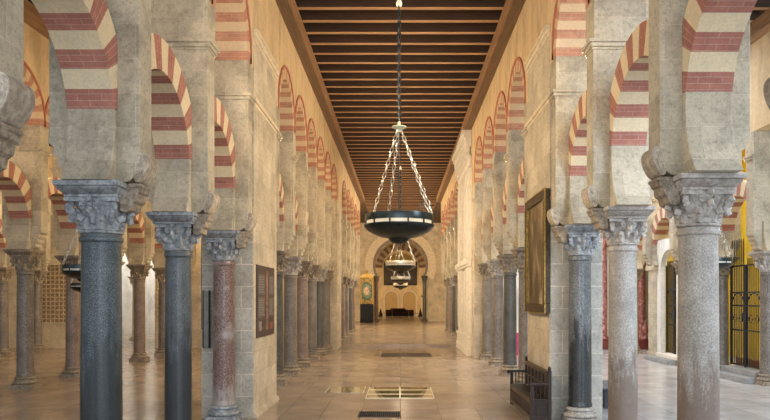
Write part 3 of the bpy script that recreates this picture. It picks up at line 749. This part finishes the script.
ring(R-0.05, R+0.22, -0.14, 0.0, m_plain('mauve_stone', (0.25,0.19,0.17), 0.7), 'inner_ring'); ring(R+0.22, R+0.95, -0.08, 0, MOULD, 'voussoir_band'); ring(R+0.95, R+1.1, -0.14, 0, MOULD, 'outer_moulding')
for s, lab in ((-1, 'left'), (1, 'right')):
    m = MB(); m.lathe([(0.3,STEPH),(0.3,0.35),(0.2,0.45),(0.19,4.3),(0.24,4.35),(0.2,4.4),(0.34,4.9),(0.36,5.05)], 20, (s*(jx+0.05), ZW-0.25, 0))
    tag(obj('jamb_column', m, G_DRK if s > 0 else G_BRN, smooth=True), 'slim dark column on the %s jamb of the end horseshoe arch' % lab, 'column')
# chapel beyond
YB = 108
def m_chapelwall(): return m_plaster('chapel_plaster', (0.66,0.50,0.28))
CH = m_chapelwall()
m = MB(); m.box(-9, 9, YB, YB+0.4, 0, 12); struct('wall_end_chapel', m, CH)
m = MB(); m.box(-9.4, -9, 54.6, YB, 0, 12); struct('wall_left_chapel', m, CH); m = MB(); m.box(9, 9.4, 54.6, YB, 0, 12); struct('wall_right_chapel', m, CH)
m = MB(); m.box(-9, 9, ZW+1.2, YB, 11.6, 12); struct('ceiling', m, BOARD)
for x0, lab in ((-1.45, 'left'), (1.35, 'right')):
    t = thing('blind_arch', '%s blind arch low on the end wall below the dark painting' % lab, 'niche', (x0, YB, 0.14))
    m = MB(); N = 16; r_ = 1.0; zc = 2.6
    for i in range(N):
        a, b = pi*i/N, pi*(i+1)/N
        for ra, rb, y0 in ((r_, r_+0.16, -0.14),):
            P = [(ra*cos(a), zc+ra*sin(a)), (rb*cos(a), zc+rb*sin(a)), (rb*cos(b), zc+rb*sin(b)), (ra*cos(b), zc+ra*sin(b))]
            m.add([(x, y0, z) for x, z in P]+[(x, 0, z) for x, z in P], [(0,1,2,3),(0,3,7,4),(1,2,6,5)])
    for s in (-1, 1): m.box(min(s*r_, s*(r_+0.16)), max(s*r_, s*(r_+0.16)), -0.14, 0, 0, zc)
    obj('frame', m, MOULD, t)
    m = MB(); m.box(-r_, r_, -0.03, 0, 0, zc); poly = [(r_*cos(pi*i/N), zc+r_*sin(pi*i/N)) for i in range(N+1)]; m.prism(poly, -0.03, 0, 'y'); obj('infill', m, m_plain('niche_plaster', (0.5,0.33,0.14)), t)
t = thing('framed_painting', 'large dark painting high on the end wall seen through the horseshoe arch', 'painting', (0, YB-0.1, 6.4))
m = MB(); m.box(-2.4, 2.4, -0.06, 0.08, -1.6, 1.7); obj('canvas', m, m_plain('dark_canvas', (0.05,0.035,0.02), 0.5, 0, 0.6, 1.2), t)
m = MB(); m.box(-2.55, 2.55, -0.12, 0.06, 1.7, 1.85); m.box(-2.55, 2.55, -0.12, 0.06, -1.75, -1.6); m.box(-2.55, -2.4, -0.12, 0.06, -1.6, 1.7); m.box(2.4, 2.55, -0.12, 0.06, -1.6, 1.7); obj('frame', m, DWOOD, t)
# striped lunette above the painting
me = arch_mesh('lun', 4, 2.9, 3.9, 0, 0.05, 23, 0.1, 9, [m_plain('dimmed_red_brick', (0.16,0.085,0.05)), m_plain('dimmed_cream_stone', (0.36,0.27,0.16))])  # stripe colours darkened to stand in for the dim chapel light
o = link('striped_arch', me, loc=(0, YB-0.12, 7.2)); o.rotation_euler = (0,0,pi/2); tag(o, 'red and cream striped arch over the dark painting on the end wall', 'arch')
m = MB(); m.prism([(2.2*cos(pi*i/18), 8.35+1.2*sin(pi*i/18)) for i in range(19)], YB-0.1, YB, 'y'); tag(obj('lunette_mosaic', m, GOLD), 'golden half-round mosaic just above the dark painting', 'mosaic')
# table with dark cloth, barrier
t = thing('altar_table', 'long table under a black cloth at the foot of the end wall', 'table', (-0.1, 98, STEPH))
m = MB(); m.box(-1.95, 1.95, -0.45, 0.45, 0.03, 0.9); obj('cloth', m, m_plain('black_cloth', (0.02,0.022,0.03), 0.8), t, bevel=0.03)
m = MB(); m.box(-1.3, 0.8, -0.3, 0.3, 0.9, 1.12); obj('runner', m, m_plain('dark_red_cloth', (0.10,0.02,0.015), 0.8), t, bevel=0.05)
for i, x0 in enumerate((-2.75, 2.75)):
    m = MB(); m.lathe([(0.25,0),(0.22,0.06),(0.05,0.1),(0.04,0.9),(0.09,1.0),(0.001,1.15)], 12); m.prism([(-0.3,0),(0.3,0),(0.06,1.0),(-0.06,1.0)], -0.03, 0.03, 'y')
    tag(obj('easel_stand', m, IRON, loc=(x0, 97, STEPH), smooth=True), 'small black pointed stand %s of the black-clothed table' % ('left', 'right')[i], 'stand')
t = thing('rope_barrier', 'low red rope barrier strung across the floor before the black table', 'barrier', (0, 93, STEPH))
for x0 in (-3.4, -1.1, 1.1, 3.4):
    m = MB(); m.lathe([(0.16,0),(0.16,0.03),(0.03,0.06),(0.025,0.9),(0.05,0.95),(0.001,1.0)], 10, (x0,0,0)); obj('post', m, GOLD, t)
for xa in (-3.4, -1.1, 1.1):
    xb = {-3.4:-1.1, -1.1:1.1, 1.1:3.4}[xa]
    m = MB(); m.tube([(xa+(xb-xa)*k/10, 0, 0.85-0.35*sin(pi*k/10)) for k in range(11)], 0.03, 6); obj('rope', m, m_plain('red_rope', (0.3,0.03,0.03)), t)
# green exit sign
m = MB(); m.box(-0.3, 0.3, -0.03, 0.03, -0.1, 0.1); tag(obj('sign_board', m, m_plain('dark_green_sign', (0.01,0.07,0.05)), loc=(3.2, 98.0, 4.3-1.35+0.0)), 'small dark green sign right of the black table by the arch jamb', 'sign')
m = MB(); m.tube([(0,0,0),(0,0,2.95-0.1-STEPH)], 0.03, 6); tag(obj('sign_post', m, IRON, loc=(3.2, 98.0, STEPH)), 'thin black post holding up the small green sign', 'post')

# gilded altar left of the end arch
t = thing('gilded_altarpiece', 'gilded altarpiece with a round coloured medallion above a black grille, left of the end arch', 'altarpiece', (-3.43, 71.6, STEPH))
m = MB(); m.box(-0.72, 0.72, -0.3, 0.3, 0, 0.25); m.box(-0.68, 0.68, -0.25, 0.3, 0.25, 4.6); obj('body', m, m_plain('dark_gilding', (0.28,0.19,0.06), 0.4, 0.5, 0.9, 5, 0.6), t, bevel=0.03)
m = MB(); m.prism([(0.68*cos(pi*i/14), 4.6+0.4*sin(pi*i/14)) for i in range(15)], -0.22, 0.25, 'y'); m.ball((0,0,5.15), 0.16, 0.1, 0.2, 10)
for s in (-1, 1): m.lathe([(0.1,1.9),(0.08,2.0),(0.07,4.3),(0.11,4.45)], 12, (s*0.6, -0.3, 0))
obj('crest', m, GOLD, t)
for rr, y0, nm, cc in ((1.0, -0.28, 'medallion_rim', (0.05,0.12,0.09)), (0.78, -0.31, 'medallion', (0.16,0.22,0.15)), (0.45, -0.33, 'medallion_centre', (0.6,0.42,0.3))):
    m = MB(); m.prism([(0.6*rr*cos(2*pi*i/24), 3.2+0.95*rr*sin(2*pi*i/24)) for i in range(24)], y0, -0.25, 'y'); obj(nm, m, m_plain('paint_'+nm, cc, 0.45, 0.2, 0.7, 5), t)
m = MB()
for i in range(13): m.box(-0.66+i*0.11-0.015, -0.66+i*0.11+0.015, -0.42, -0.38, 0, 1.9)
for z in (0.05, 0.7, 1.3, 1.85): m.box(-0.68, 0.68, -0.43, -0.37, z, z+0.06)
m.box(-0.66, 0.66, -0.3, -0.255, 0, 1.85); obj('grille', m, IRON, t)

# ------------------------------------------------------------------ chandeliers
def chain(m, p0, p1, link_l, wid, r, mi=0):
    p0, p1 = Vector(p0), Vector(p1); L = (p1-p0).length; d = (p1-p0)/L; n = max(2, int(round(L/link_l)))
    st = L/n; a = d.cross(Vector((0.3,1,0.1))); a.normalize(); b = d.cross(a)
    for i in range(n):
        c = p0+d*(st*(i+0.5)); u = a if i % 2 else b
        hl = st*0.5+r; pts = []
        for k in range(12):
            t = 2*pi*k/12; pts.append(c+d*(cos(t)*hl*(0.94 if abs(cos(t)) < 0.9 else 1))+u*sin(t)*wid)
        m.tube(pts, r, 5, True, mi)
def chandelier(label, loc, k, H, ringm, bowlm, group=None, fine=True):
    """k scales the lamp, H is the height of its rim above the floor"""
    t = thing('hanging_lamp', label, 'lamp', (loc[0], loc[1], H), 0, group); n = 48 if fine else 28
    def L(prof, nn=n, c=(0,0,0)): return MB().lathe([(r*k, z*k) for r, z in prof], nn, c)
    def loop(prof):
        m = MB(); P = [(r*k, z*k) for r, z in prof]
        vs = [(r*cos(2*pi*i/n), r*sin(2*pi*i/n), z) for r, z in P for i in range(n)]; q = len(P)
        m.add(vs, [(j*n+i, j*n+(i+1) % n, ((j+1) % q)*n+(i+1) % n, ((j+1) % q)*n+i) for j in range(q) for i in range(n)]); return m
    obj('upper_ring', loop([(0.578,0.012),(0.597,0.012),(0.602,0.05),(0.592,0.135),(0.578,0.135)]), ringm, t, smooth=True)
    obj('glass_band', loop([(0.575,-0.045),(0.584,-0.045),(0.584,0.02),(0.575,0.02)]), GLASS if (fine and k >= 1 and ringm is BRONZE) else GLASSD, t, smooth=True)
    obj('bowl', L([(0.001,-0.39),(0.05,-0.388),(0.12,-0.365),(0.17,-0.32),(0.185,-0.295),(0.20,-0.285),(0.32,-0.262),(0.44,-0.215),(0.54,-0.16),(0.60,-0.10),(0.617,-0.075),(0.617,-0.05),(0.597,-0.045),(0.575,-0.06),(0.5,-0.14),(0.3,-0.2),(0.001,-0.24)]), bowlm, t, smooth=True)
    pm = ('lamp_post', k, ringm.name)
    if pm not in _cache:
        m = MB(); m.box(0.586*k, 0.604*k, -0.012*k, 0.012*k, -0.05*k, 0.02*k); _cache[pm] = m.mesh('post', ringm)
    for q in range(12 if fine else 8):
        o = link('post', _cache[pm], t); o.rotation_euler = (0,0,2*pi*(q+0.5)/(12 if fine else 8))
    for a in (225, 110, 22, 342):
        a = radians(a); m = MB(); p = (0.59*k*cos(a), 0.59*k*sin(a), 0.16*k)
        chain(m, (0.035*k*cos(a), 0.035*k*sin(a), 1.63*k), p, 0.12*k, 0.026*k if k >= 1 else 0.026, 0.0085*k if k >= 1 else 0.009); m.ball((p[0], p[1], 0.14*k), 0.03*k, 0.03*k, 0.03*k, 8)
        obj('chain', m, SILVER, t, smooth=True)
    obj('crown_disc', L([(0.001,1.57),(0.03,1.58),(0.035,1.62),(0.13,1.665),(0.125,1.68),(0.03,1.70),(0.02,1.77),(0.001,1.78)], 24), CROWN, t, smooth=True)
    zt = ZB-H; z2 = min(3.83*k, zt-0.3)
    m = MB(); chain(m, (0,0,1.77*k), (0,0,z2), 0.10, 0.026*k, 0.014*k); m.tube([(0,0,1.77*k),(0,0,z2)], 0.014*k, 8); obj('main_chain', m, IRON, t, smooth=True)
    m = MB(); m.lathe([(0.02,z2-0.05),(0.05,z2-0.03),(0.055,z2+0.02),(0.03,z2+0.08),(0.012,z2+0.11)], 14); obj('shackle', m, WSTONE, t, smooth=True)
    m = MB(); m.tube([(0,0,z2+0.1),(0,0,zt+0.28)], 0.012, 6); obj('rod', m, IRON, t)
    m = MB(); m.tube([(0,0,1.59*k),(0,0,-0.22*k)], 0.011*k, 6); obj('inner_rod', m, IRON, t)
    x0 = 0.385*k; y0 = -sqrt((0.59*k)**2-x0**2); m = MB(); m.box(x0-0.008*k, x0+0.008*k, y0-0.008*k, y0+0.008*k, 0.13*k, 0.30*k); m.box(x0-0.05*k, x0+0.05*k, y0-0.008*k, y0+0.008*k, 0.225*k, 0.243*k); obj('small_cross', m, BRONZE, t)
    return t
def m_glass():
    t = NT('pale_lamp_glass', 0.15); t.b.inputs['Base Color'].default_value = (0.7,0.58,0.42,1); t.b.inputs['Transmission Weight'].default_value = 0.5
    t.b.inputs['Emission Color'].default_value = (1,0.86,0.62,1); t.b.inputs['Emission Strength'].default_value = 0.22; return t.m
GLASS = m_glass(); GLASSD = m_plain('frosted_lamp_glass', (0.5,0.46,0.38), 0.15); CROWN = m_plain('pale_verdigris', (0.60,0.64,0.46), 0.5, 0.1)
PEWTER = m_plain('dull_pewter', (0.06,0.06,0.055), 0.25, 0.9, 0.3, 12)
g1 = 'bowl lamps hanging down the nave'; g2 = 'bowl lamps hanging in the side aisles'
chandelier('big dark bronze bowl lamp hanging nearest in the nave, on silver chains', (-0.025, 12.3), 1.0, 3.90, BRONZE, BRONZE, g1)
chandelier('bowl lamp hanging second along the nave, seen just below the biggest one', (0.0, 28), 1, 3.93, SILVER, PEWTER, g1)
chandelier('small bowl lamp hanging third along the nave, below the second', (0, 43), 1, 3.80, SILVER, PEWTER, g1, False)
chandelier('bowl lamp hanging fourth along the nave, lowest and smallest in view', (0, 58), 1, 3.70, SILVER, PEWTER, g1, False)
chandelier('bowl lamp hanging in the right aisle beside the iron gate', (7.28, 16.2), 0.62, 3.40, BRONZE, BRONZE, g2)
chandelier('larger bowl lamp in the left aisle, half behind the thick blue-black column', (-7.2, 15.9), 0.75, 3.22, BRONZE, BRONZE, g2)
chandelier('smaller bowl lamp deeper in the left aisle, below the larger one', (-9.22, 20.4), 0.62, 2.93, BRONZE, BRONZE, g2)

# ------------------------------------------------------------------ bench
bx0, bx1, by0, by1 = 2.66, 3.08, 14.3, 17.0
t = thing('wooden_bench', 'dark carved wooden settle against the right wall under the painting', 'bench', (0,0,0))
m = MB(); m.box(bx1-0.05, bx1, by0+0.06, by1-0.06, 0.50, 1.02); m.box(bx1-0.08, bx1+0.01, by0+0.06, by1-0.06, 0.98, 1.06)
for k in range(7): y = by0+0.15+k*(by1-by0-0.3)/6; m.box(bx1-0.075, bx1, y-0.03, y+0.03, 0.5, 0.99)
m.box(bx1-0.075, bx1, by0+0.06, by1-0.06, 0.74, 0.79)
obj('backrest', m, DWOOD, t, bevel=0.008)
m = MB(); m.box(bx0, bx1-0.05, by0+0.02, by1-0.02, 0.46, 0.50); obj('seat', m, DWOOD, t, bevel=0.008)
m = MB(); m.box(bx0+0.01, bx0+0.06, by0+0.05, by1-0.05, 0.38, 0.46); m.box(bx0+0.01, bx0+0.06, by0+0.05, by1-0.05, 0.06, 0.14); m.box(bx0+0.03, bx0+0.045, by0+0.05, by1-0.05, 0.14, 0.38)
LWOOD = m_wood('worn_oak', (0.07,0.04,0.022), 2, 0.4)
obj('front_rail', m, LWOOD, t, bevel=0.006)
for k in range(15):
    y = by0+0.17+k*(by1-by0-0.34)/14; m = MB(); m.lathe([(0.012,0.14),(0.02,0.18),(0.014,0.22),(0.022,0.28),(0.014,0.33),(0.012,0.38)], 8, (bx0+0.02, y, 0)); obj('spindle', m, LWOOD, t, smooth=True)
for y in (by0, by1-0.07):
    m = MB(); m.box(bx0, bx0+0.07, y, y+0.07, 0, 0.80); obj('front_post', m, DWOOD, t, bevel=0.008)
    m = MB(); m.box(bx1-0.07, bx1+0.01, y, y+0.07, 0, 1.08); m.ball((bx1-0.03, y+0.035, 1.12), 0.035, 0.035, 0.05, 10); obj('back_post', m, DWOOD, t, bevel=0.008)
    m = MB(); m.box(bx0-0.03, bx1-0.05, y-0.01, y+0.08, 0.78, 0.83); m.ball((bx0-0.04, y+0.035, 0.79), 0.05, 0.05, 0.045, 10); obj('armrest', m, DWOOD, t, bevel=0.01)
    m = MB(); m.box(bx0+0.06, bx1-0.06, y+0.02, y+0.05, 0.08, 0.46); m.box(bx0+0.06, bx1-0.06, y+0.005, y+0.065, 0.08, 0.14); m.box(bx0+0.06, bx1-0.06, y+0.005, y+0.065, 0.40, 0.46)
    m.box(bx0+0.12, bx1-0.12, y+0.008, y+0.062, 0.19, 0.35); obj('side_panel', m, DWOOD, t, bevel=0.006)
    for q in range(3): m = MB(); m.tube([(bx0+0.13+q*0.08, y+0.035, 0.5), (bx0+0.13+q*0.08, y+0.035, 0.78)], 0.011, 8); obj('arm_spindle', m, DWOOD, t)

# ------------------------------------------------------------------ painting on the right wall
GILT = m_plain('dull_gilding', (0.38,0.26,0.07), 0.4, 0.6, 0.7, 22, 0.6)
t = thing('framed_painting', 'tall dark oil painting in a gilded frame above the bench', 'painting', (AX-FACE-0.05, 15.85, 3.56))
m = MB(); m.box(-0.03, 0.05, -1.0, 1.0, -1.17, 1.17)
def m_canvas():
    q = NT('dark_oil_canvas', 0.3); p = q.pos(); mp = q.n('ShaderNodeMapping'); mp.inputs['Scale'].default_value = (1, 1.2, 0.55); q.l(p, mp.inputs[0])
    n = q.noise(mp.outputs[0], 2.4, 6, 0.62)
    q.l(q.ramp(n, [(0.38, (0.012,0.009,0.006)), (0.49, (0.07,0.045,0.02)), (0.57, (0.22,0.15,0.07)), (0.66, (0.45,0.36,0.24))]), q.b.inputs['Base Color']); return q.m
obj('canvas', m, m_canvas(), t)
m = MB()
for z0, z1, y0, y1 in ((1.12,1.32,-1.15,1.15), (-1.32,-1.12,-1.15,1.15), (-1.12,1.12,-1.15,-0.96), (-1.12,1.12,0.96,1.15)): m.box(-0.07, 0.05, y0, y1, z0, z1)
obj('frame', m, m_plain('dark_carved_frame', (0.06,0.038,0.016), 0.4, 0.3, 0.6, 18, 0.5), t, bevel=0.02)
for z0, z1, y0, y1 in ((1.30,1.33,-1.16,1.16), (-1.33,-1.30,-1.16,1.16), (-1.30,1.30,-1.165,-1.135), (-1.30,1.30,1.135,1.165)):
    m = MB(); m.box(-0.085, -0.055, y0, y1, z0, z1); obj('gilt_edge', m, GILT, t)
for y0 in (-0.965, 0.945):
    m = MB(); m.box(-0.078, -0.03, y0, y0+0.02, -1.12, 1.12); obj('inner_gilt_edge', m, GILT, t)

# ------------------------------------------------------------------ poster on the left wall
t = thing('information_poster', 'dark brown information panel with a reddish picture strip on the left stone block', 'poster', (-AX+FACE+0.02, 16.22, 2.5))
m = MB(); m.box(-0.02, 0.02, -1.03, 1.03, -0.80, 0.80); obj('board', m, m_plain('dark_brown_print', (0.045,0.022,0.018), 0.45, 0, 0.2, 3), t)
m = MB(); m.box(0.02, 0.024, -0.05, 0.2, -0.10, 0.70); obj('tall_photo', m, m_plain('reddish_photo', (0.26,0.13,0.09), 0.5, 0, 0.6, 5), t)
for za, zb in ((-0.42, -0.14), (-0.66, -0.46)): m = MB(); m.box(0.02, 0.024, -0.05, 0.2, za, zb); obj('small_photo', m, m_plain('reddish_photo', (0.26,0.13,0.09), 0.5, 0, 0.6, 7), t)
tb = m_plain('grey_text_block', (0.12,0.10,0.095), 0.5, 0, 0.4, 25)
for (ya, yb, za, zb) in ((-0.9,-0.2,0.15,0.6), (-0.9,-0.2,-0.35,0.08), (0.34,0.9,0.15,0.6), (0.34,0.9,-0.35,0.08)):
    m = MB(); m.box(0.02, 0.0225, ya, yb, za, zb); q = obj('text_block', m, tb, t)
    for r_ in range(7):
        z_ = zb-0.05-(zb-za-0.06)*r_/7; m = MB(); m.box(0.0225, 0.0235, ya+0.04, yb-0.04-0.1*(r_ % 3 == 2), z_-0.018, z_); obj('text_line', m, m_plain('pale_text', (0.22,0.2,0.19), 0.5) if r_ == 0 and ya < -0.5 and za > 0 else bpy.data.materials.get('pale_text'), q)
m = MB(); m.box(0.02, 0.024, -0.85, -0.55, -0.66, -0.45); obj('pale_emblem', m, m_plain('grey_print', (0.28,0.22,0.2), 0.5), t)
m = MB(); m.box(0.02, 0.024, 0.4, 0.8, -0.66, -0.5); obj('red_block', m, m_plain('red_print', (0.25,0.06,0.04), 0.5), t)
# narrow board beside the red column
t = thing('sign_board', 'narrow grey board with dark edge fixed to the stone left of the reddish column', 'sign', (-4.12, 14.86, 2.12))
m = MB(); m.box(-0.05, 0.05, -0.03, 0.085, -0.60, 0.60); obj('panel', m, m_plain('grey_board', (0.2,0.19,0.16), 0.5), t)
m = MB(); m.box(-0.075, -0.05, -0.04, 0.085, -0.61, 0.61); m.box(0.05, 0.065, -0.04, 0.085, -0.61, 0.61); obj('edge', m, IRON, t)
m = MB(); m.box(-4.30, -4.255, 15.1, 15.5, 1.9, 4.3); tag(obj('hanging_banner', m, m_plain('dark_banner', (0.02,0.018,0.016), 0.7)), 'tall dark banner on the aisle side of the stone block, left of the reddish column', 'banner')

# ------------------------------------------------------------------ things on the floor
t = thing('floor_grate', 'black iron ventilation grate in the floor, nearest the camera', 'grate', (-0.465, 15.45, 0))
m = MB(); m.box(-0.46, 0.46, -0.36, 0.36, 0.001, 0.006); obj('pit_shade', m, m_plain('pit_shade_black', (0.008,0.008,0.01), 0.9), t)  # thin black sheet: shade of the hollow under the bars put into colour
m = MB()
for k in range(20): x = -0.44+k*0.88/19; m.box(x-0.007, x+0.007, -0.36, 0.36, 0.006, 0.014)
for y in (-0.36, -0.02, 0.32): m.box(-0.46, 0.46, y, y+0.04, 0.006, 0.015)
obj('bars', m, m_plain('grate_iron', (0.05,0.055,0.06), 0.45, 0.5), t)
t = thing('floor_slab', 'dark grave slab set in the nave floor near the second lamp', 'slab', (0.25, 31.8, 0))
m = MB(); m.box(-1.1, 1.15, -1.1, 1.1, 0.0, 0.012); obj('slab', m, m_plain('dark_slate', (0.06,0.05,0.045), 0.4, 0, 0.4, 4), t)
for a, b in ((-1.75, -1.1), (1.15, 1.6)): m = MB(); m.box(a, b, -0.2, 0.1, 0.0, 0.01); obj('brass_strip', m, m_plain('brown_brass', (0.2,0.12,0.05), 0.3, 0.5), t)
def m_pane():  # glow of the lit excavation below is put into the glass colour
    t = NT('glow_tinted_glass', 0.03); p = t.pos(); n = t.noise(p, 2.5, 4, 0.6)
    t.l(t.ramp(n, [(0.35, (0.16,0.13,0.045)), (0.6, (0.38,0.34,0.16))]), t.b.inputs['Base Color']); t.b.inputs['Specular IOR Level'].default_value = 1.0; t.b.inputs['Coat Weight'].default_value = 1.0; t.b.inputs['Coat Roughness'].default_value = 0.02; return t.m
PANE = m_pane()
for x0, x1, y0, y1, lab in ((-0.90, 0.87, 17.9, 20.2, 'glass viewing pane with painted pale reflections in the floor, below the lamps'), (-2.05, -1.0, 19.0, 20.3, 'smaller glass viewing pane in the floor, left of the larger one')):
    t = thing('floor_window', lab, 'floor window', ((x0+x1)/2, (y0+y1)/2, 0)); hx, hy = (x1-x0)/2, (y1-y0)/2
    m = MB(); m.box(-hx, hx, -hy, hy, 0, 0.008); obj('pane', m, PANE, t)
    pb = m_plain('pale_frame_reflection', (0.75,0.75,0.6), 0.3); cuts = [(-hx, -hx+0.02, -hy, hy), (hx-0.02, hx, -hy, hy)]  # pale strips stand in for reflections on the glass and its frame
    if hx > 0.7: cuts += [(-hx+0.02, hx-0.02, y-0.06, y+0.06) for y in (-hy*0.3, hy*0.45, -hy+0.06)]+[(-0.015, 0.015, -hy, hy)]
    for (a, b, c_, d) in cuts: m = MB(); m.box(a, b, c_, d, 0.008, 0.011 if b-a > 0.1 else 0.013); obj('bar', m, pb, t)
# magenta banner and dark chest in right aisle
m = MB(); m.box(-0.3, 0.3, -0.03, 0.03, 0.0, 1.0); m.box(-0.3, 0.3, -0.03, 0.03, 1.0, 1.02)
tag(obj('poster_board', m, m_plain('magenta_print', (0.62,0.03,0.22), 0.5), loc=(5.25, 31.6, 0)), 'small magenta poster board glimpsed between the right-hand columns', 'sign')
m = MB(); m.box(4.75, 5.35, 16.3, 17.9, 0.06, 0.42); m.box(4.7, 5.4, 16.25, 17.95, 0.42, 0.47); m.box(4.75, 4.85, 16.3, 17.9, 0, 0.06); m.box(5.25, 5.35, 16.3, 17.9, 0, 0.06)
tag(obj('low_chest', m, m_plain('dark_blue_paint', (0.03,0.035,0.05), 0.5), bevel=0.01), 'low dark blue chest in the right aisle behind the black marble column', 'chest')

# ------------------------------------------------------------------ unseen lights added behind the piers to brighten the walls, no fixtures
for ys, s, en in ((L1, -1, (40, 90, 170)), (R1, 1, (40, 90, 200)), (L2, -1, (120,)*6), (R2, 1, (120,)*5), (L3, -1, (190,)*5), (R3, 1, (190,)*5)):
    for i, y in enumerate(ys[:len(en)]):
        if i+1 < len(ys): throw('pier_fill', (s*(3.33 if y > 13 else 3.6), y+0.36, 6.6), -s, en[i], WARM)
# unseen lights added behind the hanging bowls to brighten the nave
for y, e in ((12.98, 90), (28.63, 150), (43.6, 200)): point('bowl_fill', (0, y, 3.72), e, WARM, 0.05)
point('crossing_fill', (-7.5, 60, 6), 2000, WARM, 0.2); point('crossing_fill', (7.5, 60, 6), 2000, WARM, 0.2)  # unseen lights added at both sides to brighten the far wall
# aisles
for i, y in enumerate(L2[:-1]): throw('pier_fill', (-4.1, y+0.36, 6.6), -1, 65, WARM2)
for i, y in enumerate(L1[1:]): throw('pier_fill', (-4.1, y+0.36, 6.6), -1, 55, WARM2)
for i, y in enumerate(LO):
    throw('pier_fill', (-10.35, y+0.36, 6.4), 1, 35, WARM2); throw('pier_fill', (-11.15, y+0.36, 6.4), -1, 80, WARM2)
    point('pier_fill', (-10.7, y+0.42, 6.9), 45, WARM2)
for y in (29, 33): point('pier_fill', (-18.0, y+0.4, 6.6), 100, WARM2)
area('opening_daylight', (-18, 47, 8), (0.3, 0, 0), 8, 4, 500, (1, 0.93, 0.8))
for i, y in enumerate(RO): throw('pier_fill', (10.5, y+0.36, 6.4), -1, 40, WARM)
area('yellow_room_light', (12.6, 24, 9.8), (0, 0.3, 0), 1.5, 10, 620, (1, 0.92, 0.75))
area('aisle_daylight', (8.5, 8, 7), (radians(40), 0, radians(-8)), 4, 4, 800, (0.78, 0.88, 1.0))
area('aisle_fill', (7.5, 28, 10.2), (0, 0, 0), 4, 14, 900, (0.78, 0.88, 1.0))  # unseen panel added under the closed ceiling to brighten the aisle; no window
for x in (-6, 6): point('chapel_fill', (x, 100, 3.6), 900, WARM, 0.2)  # unseen lights added low at the sides to brighten the chapel
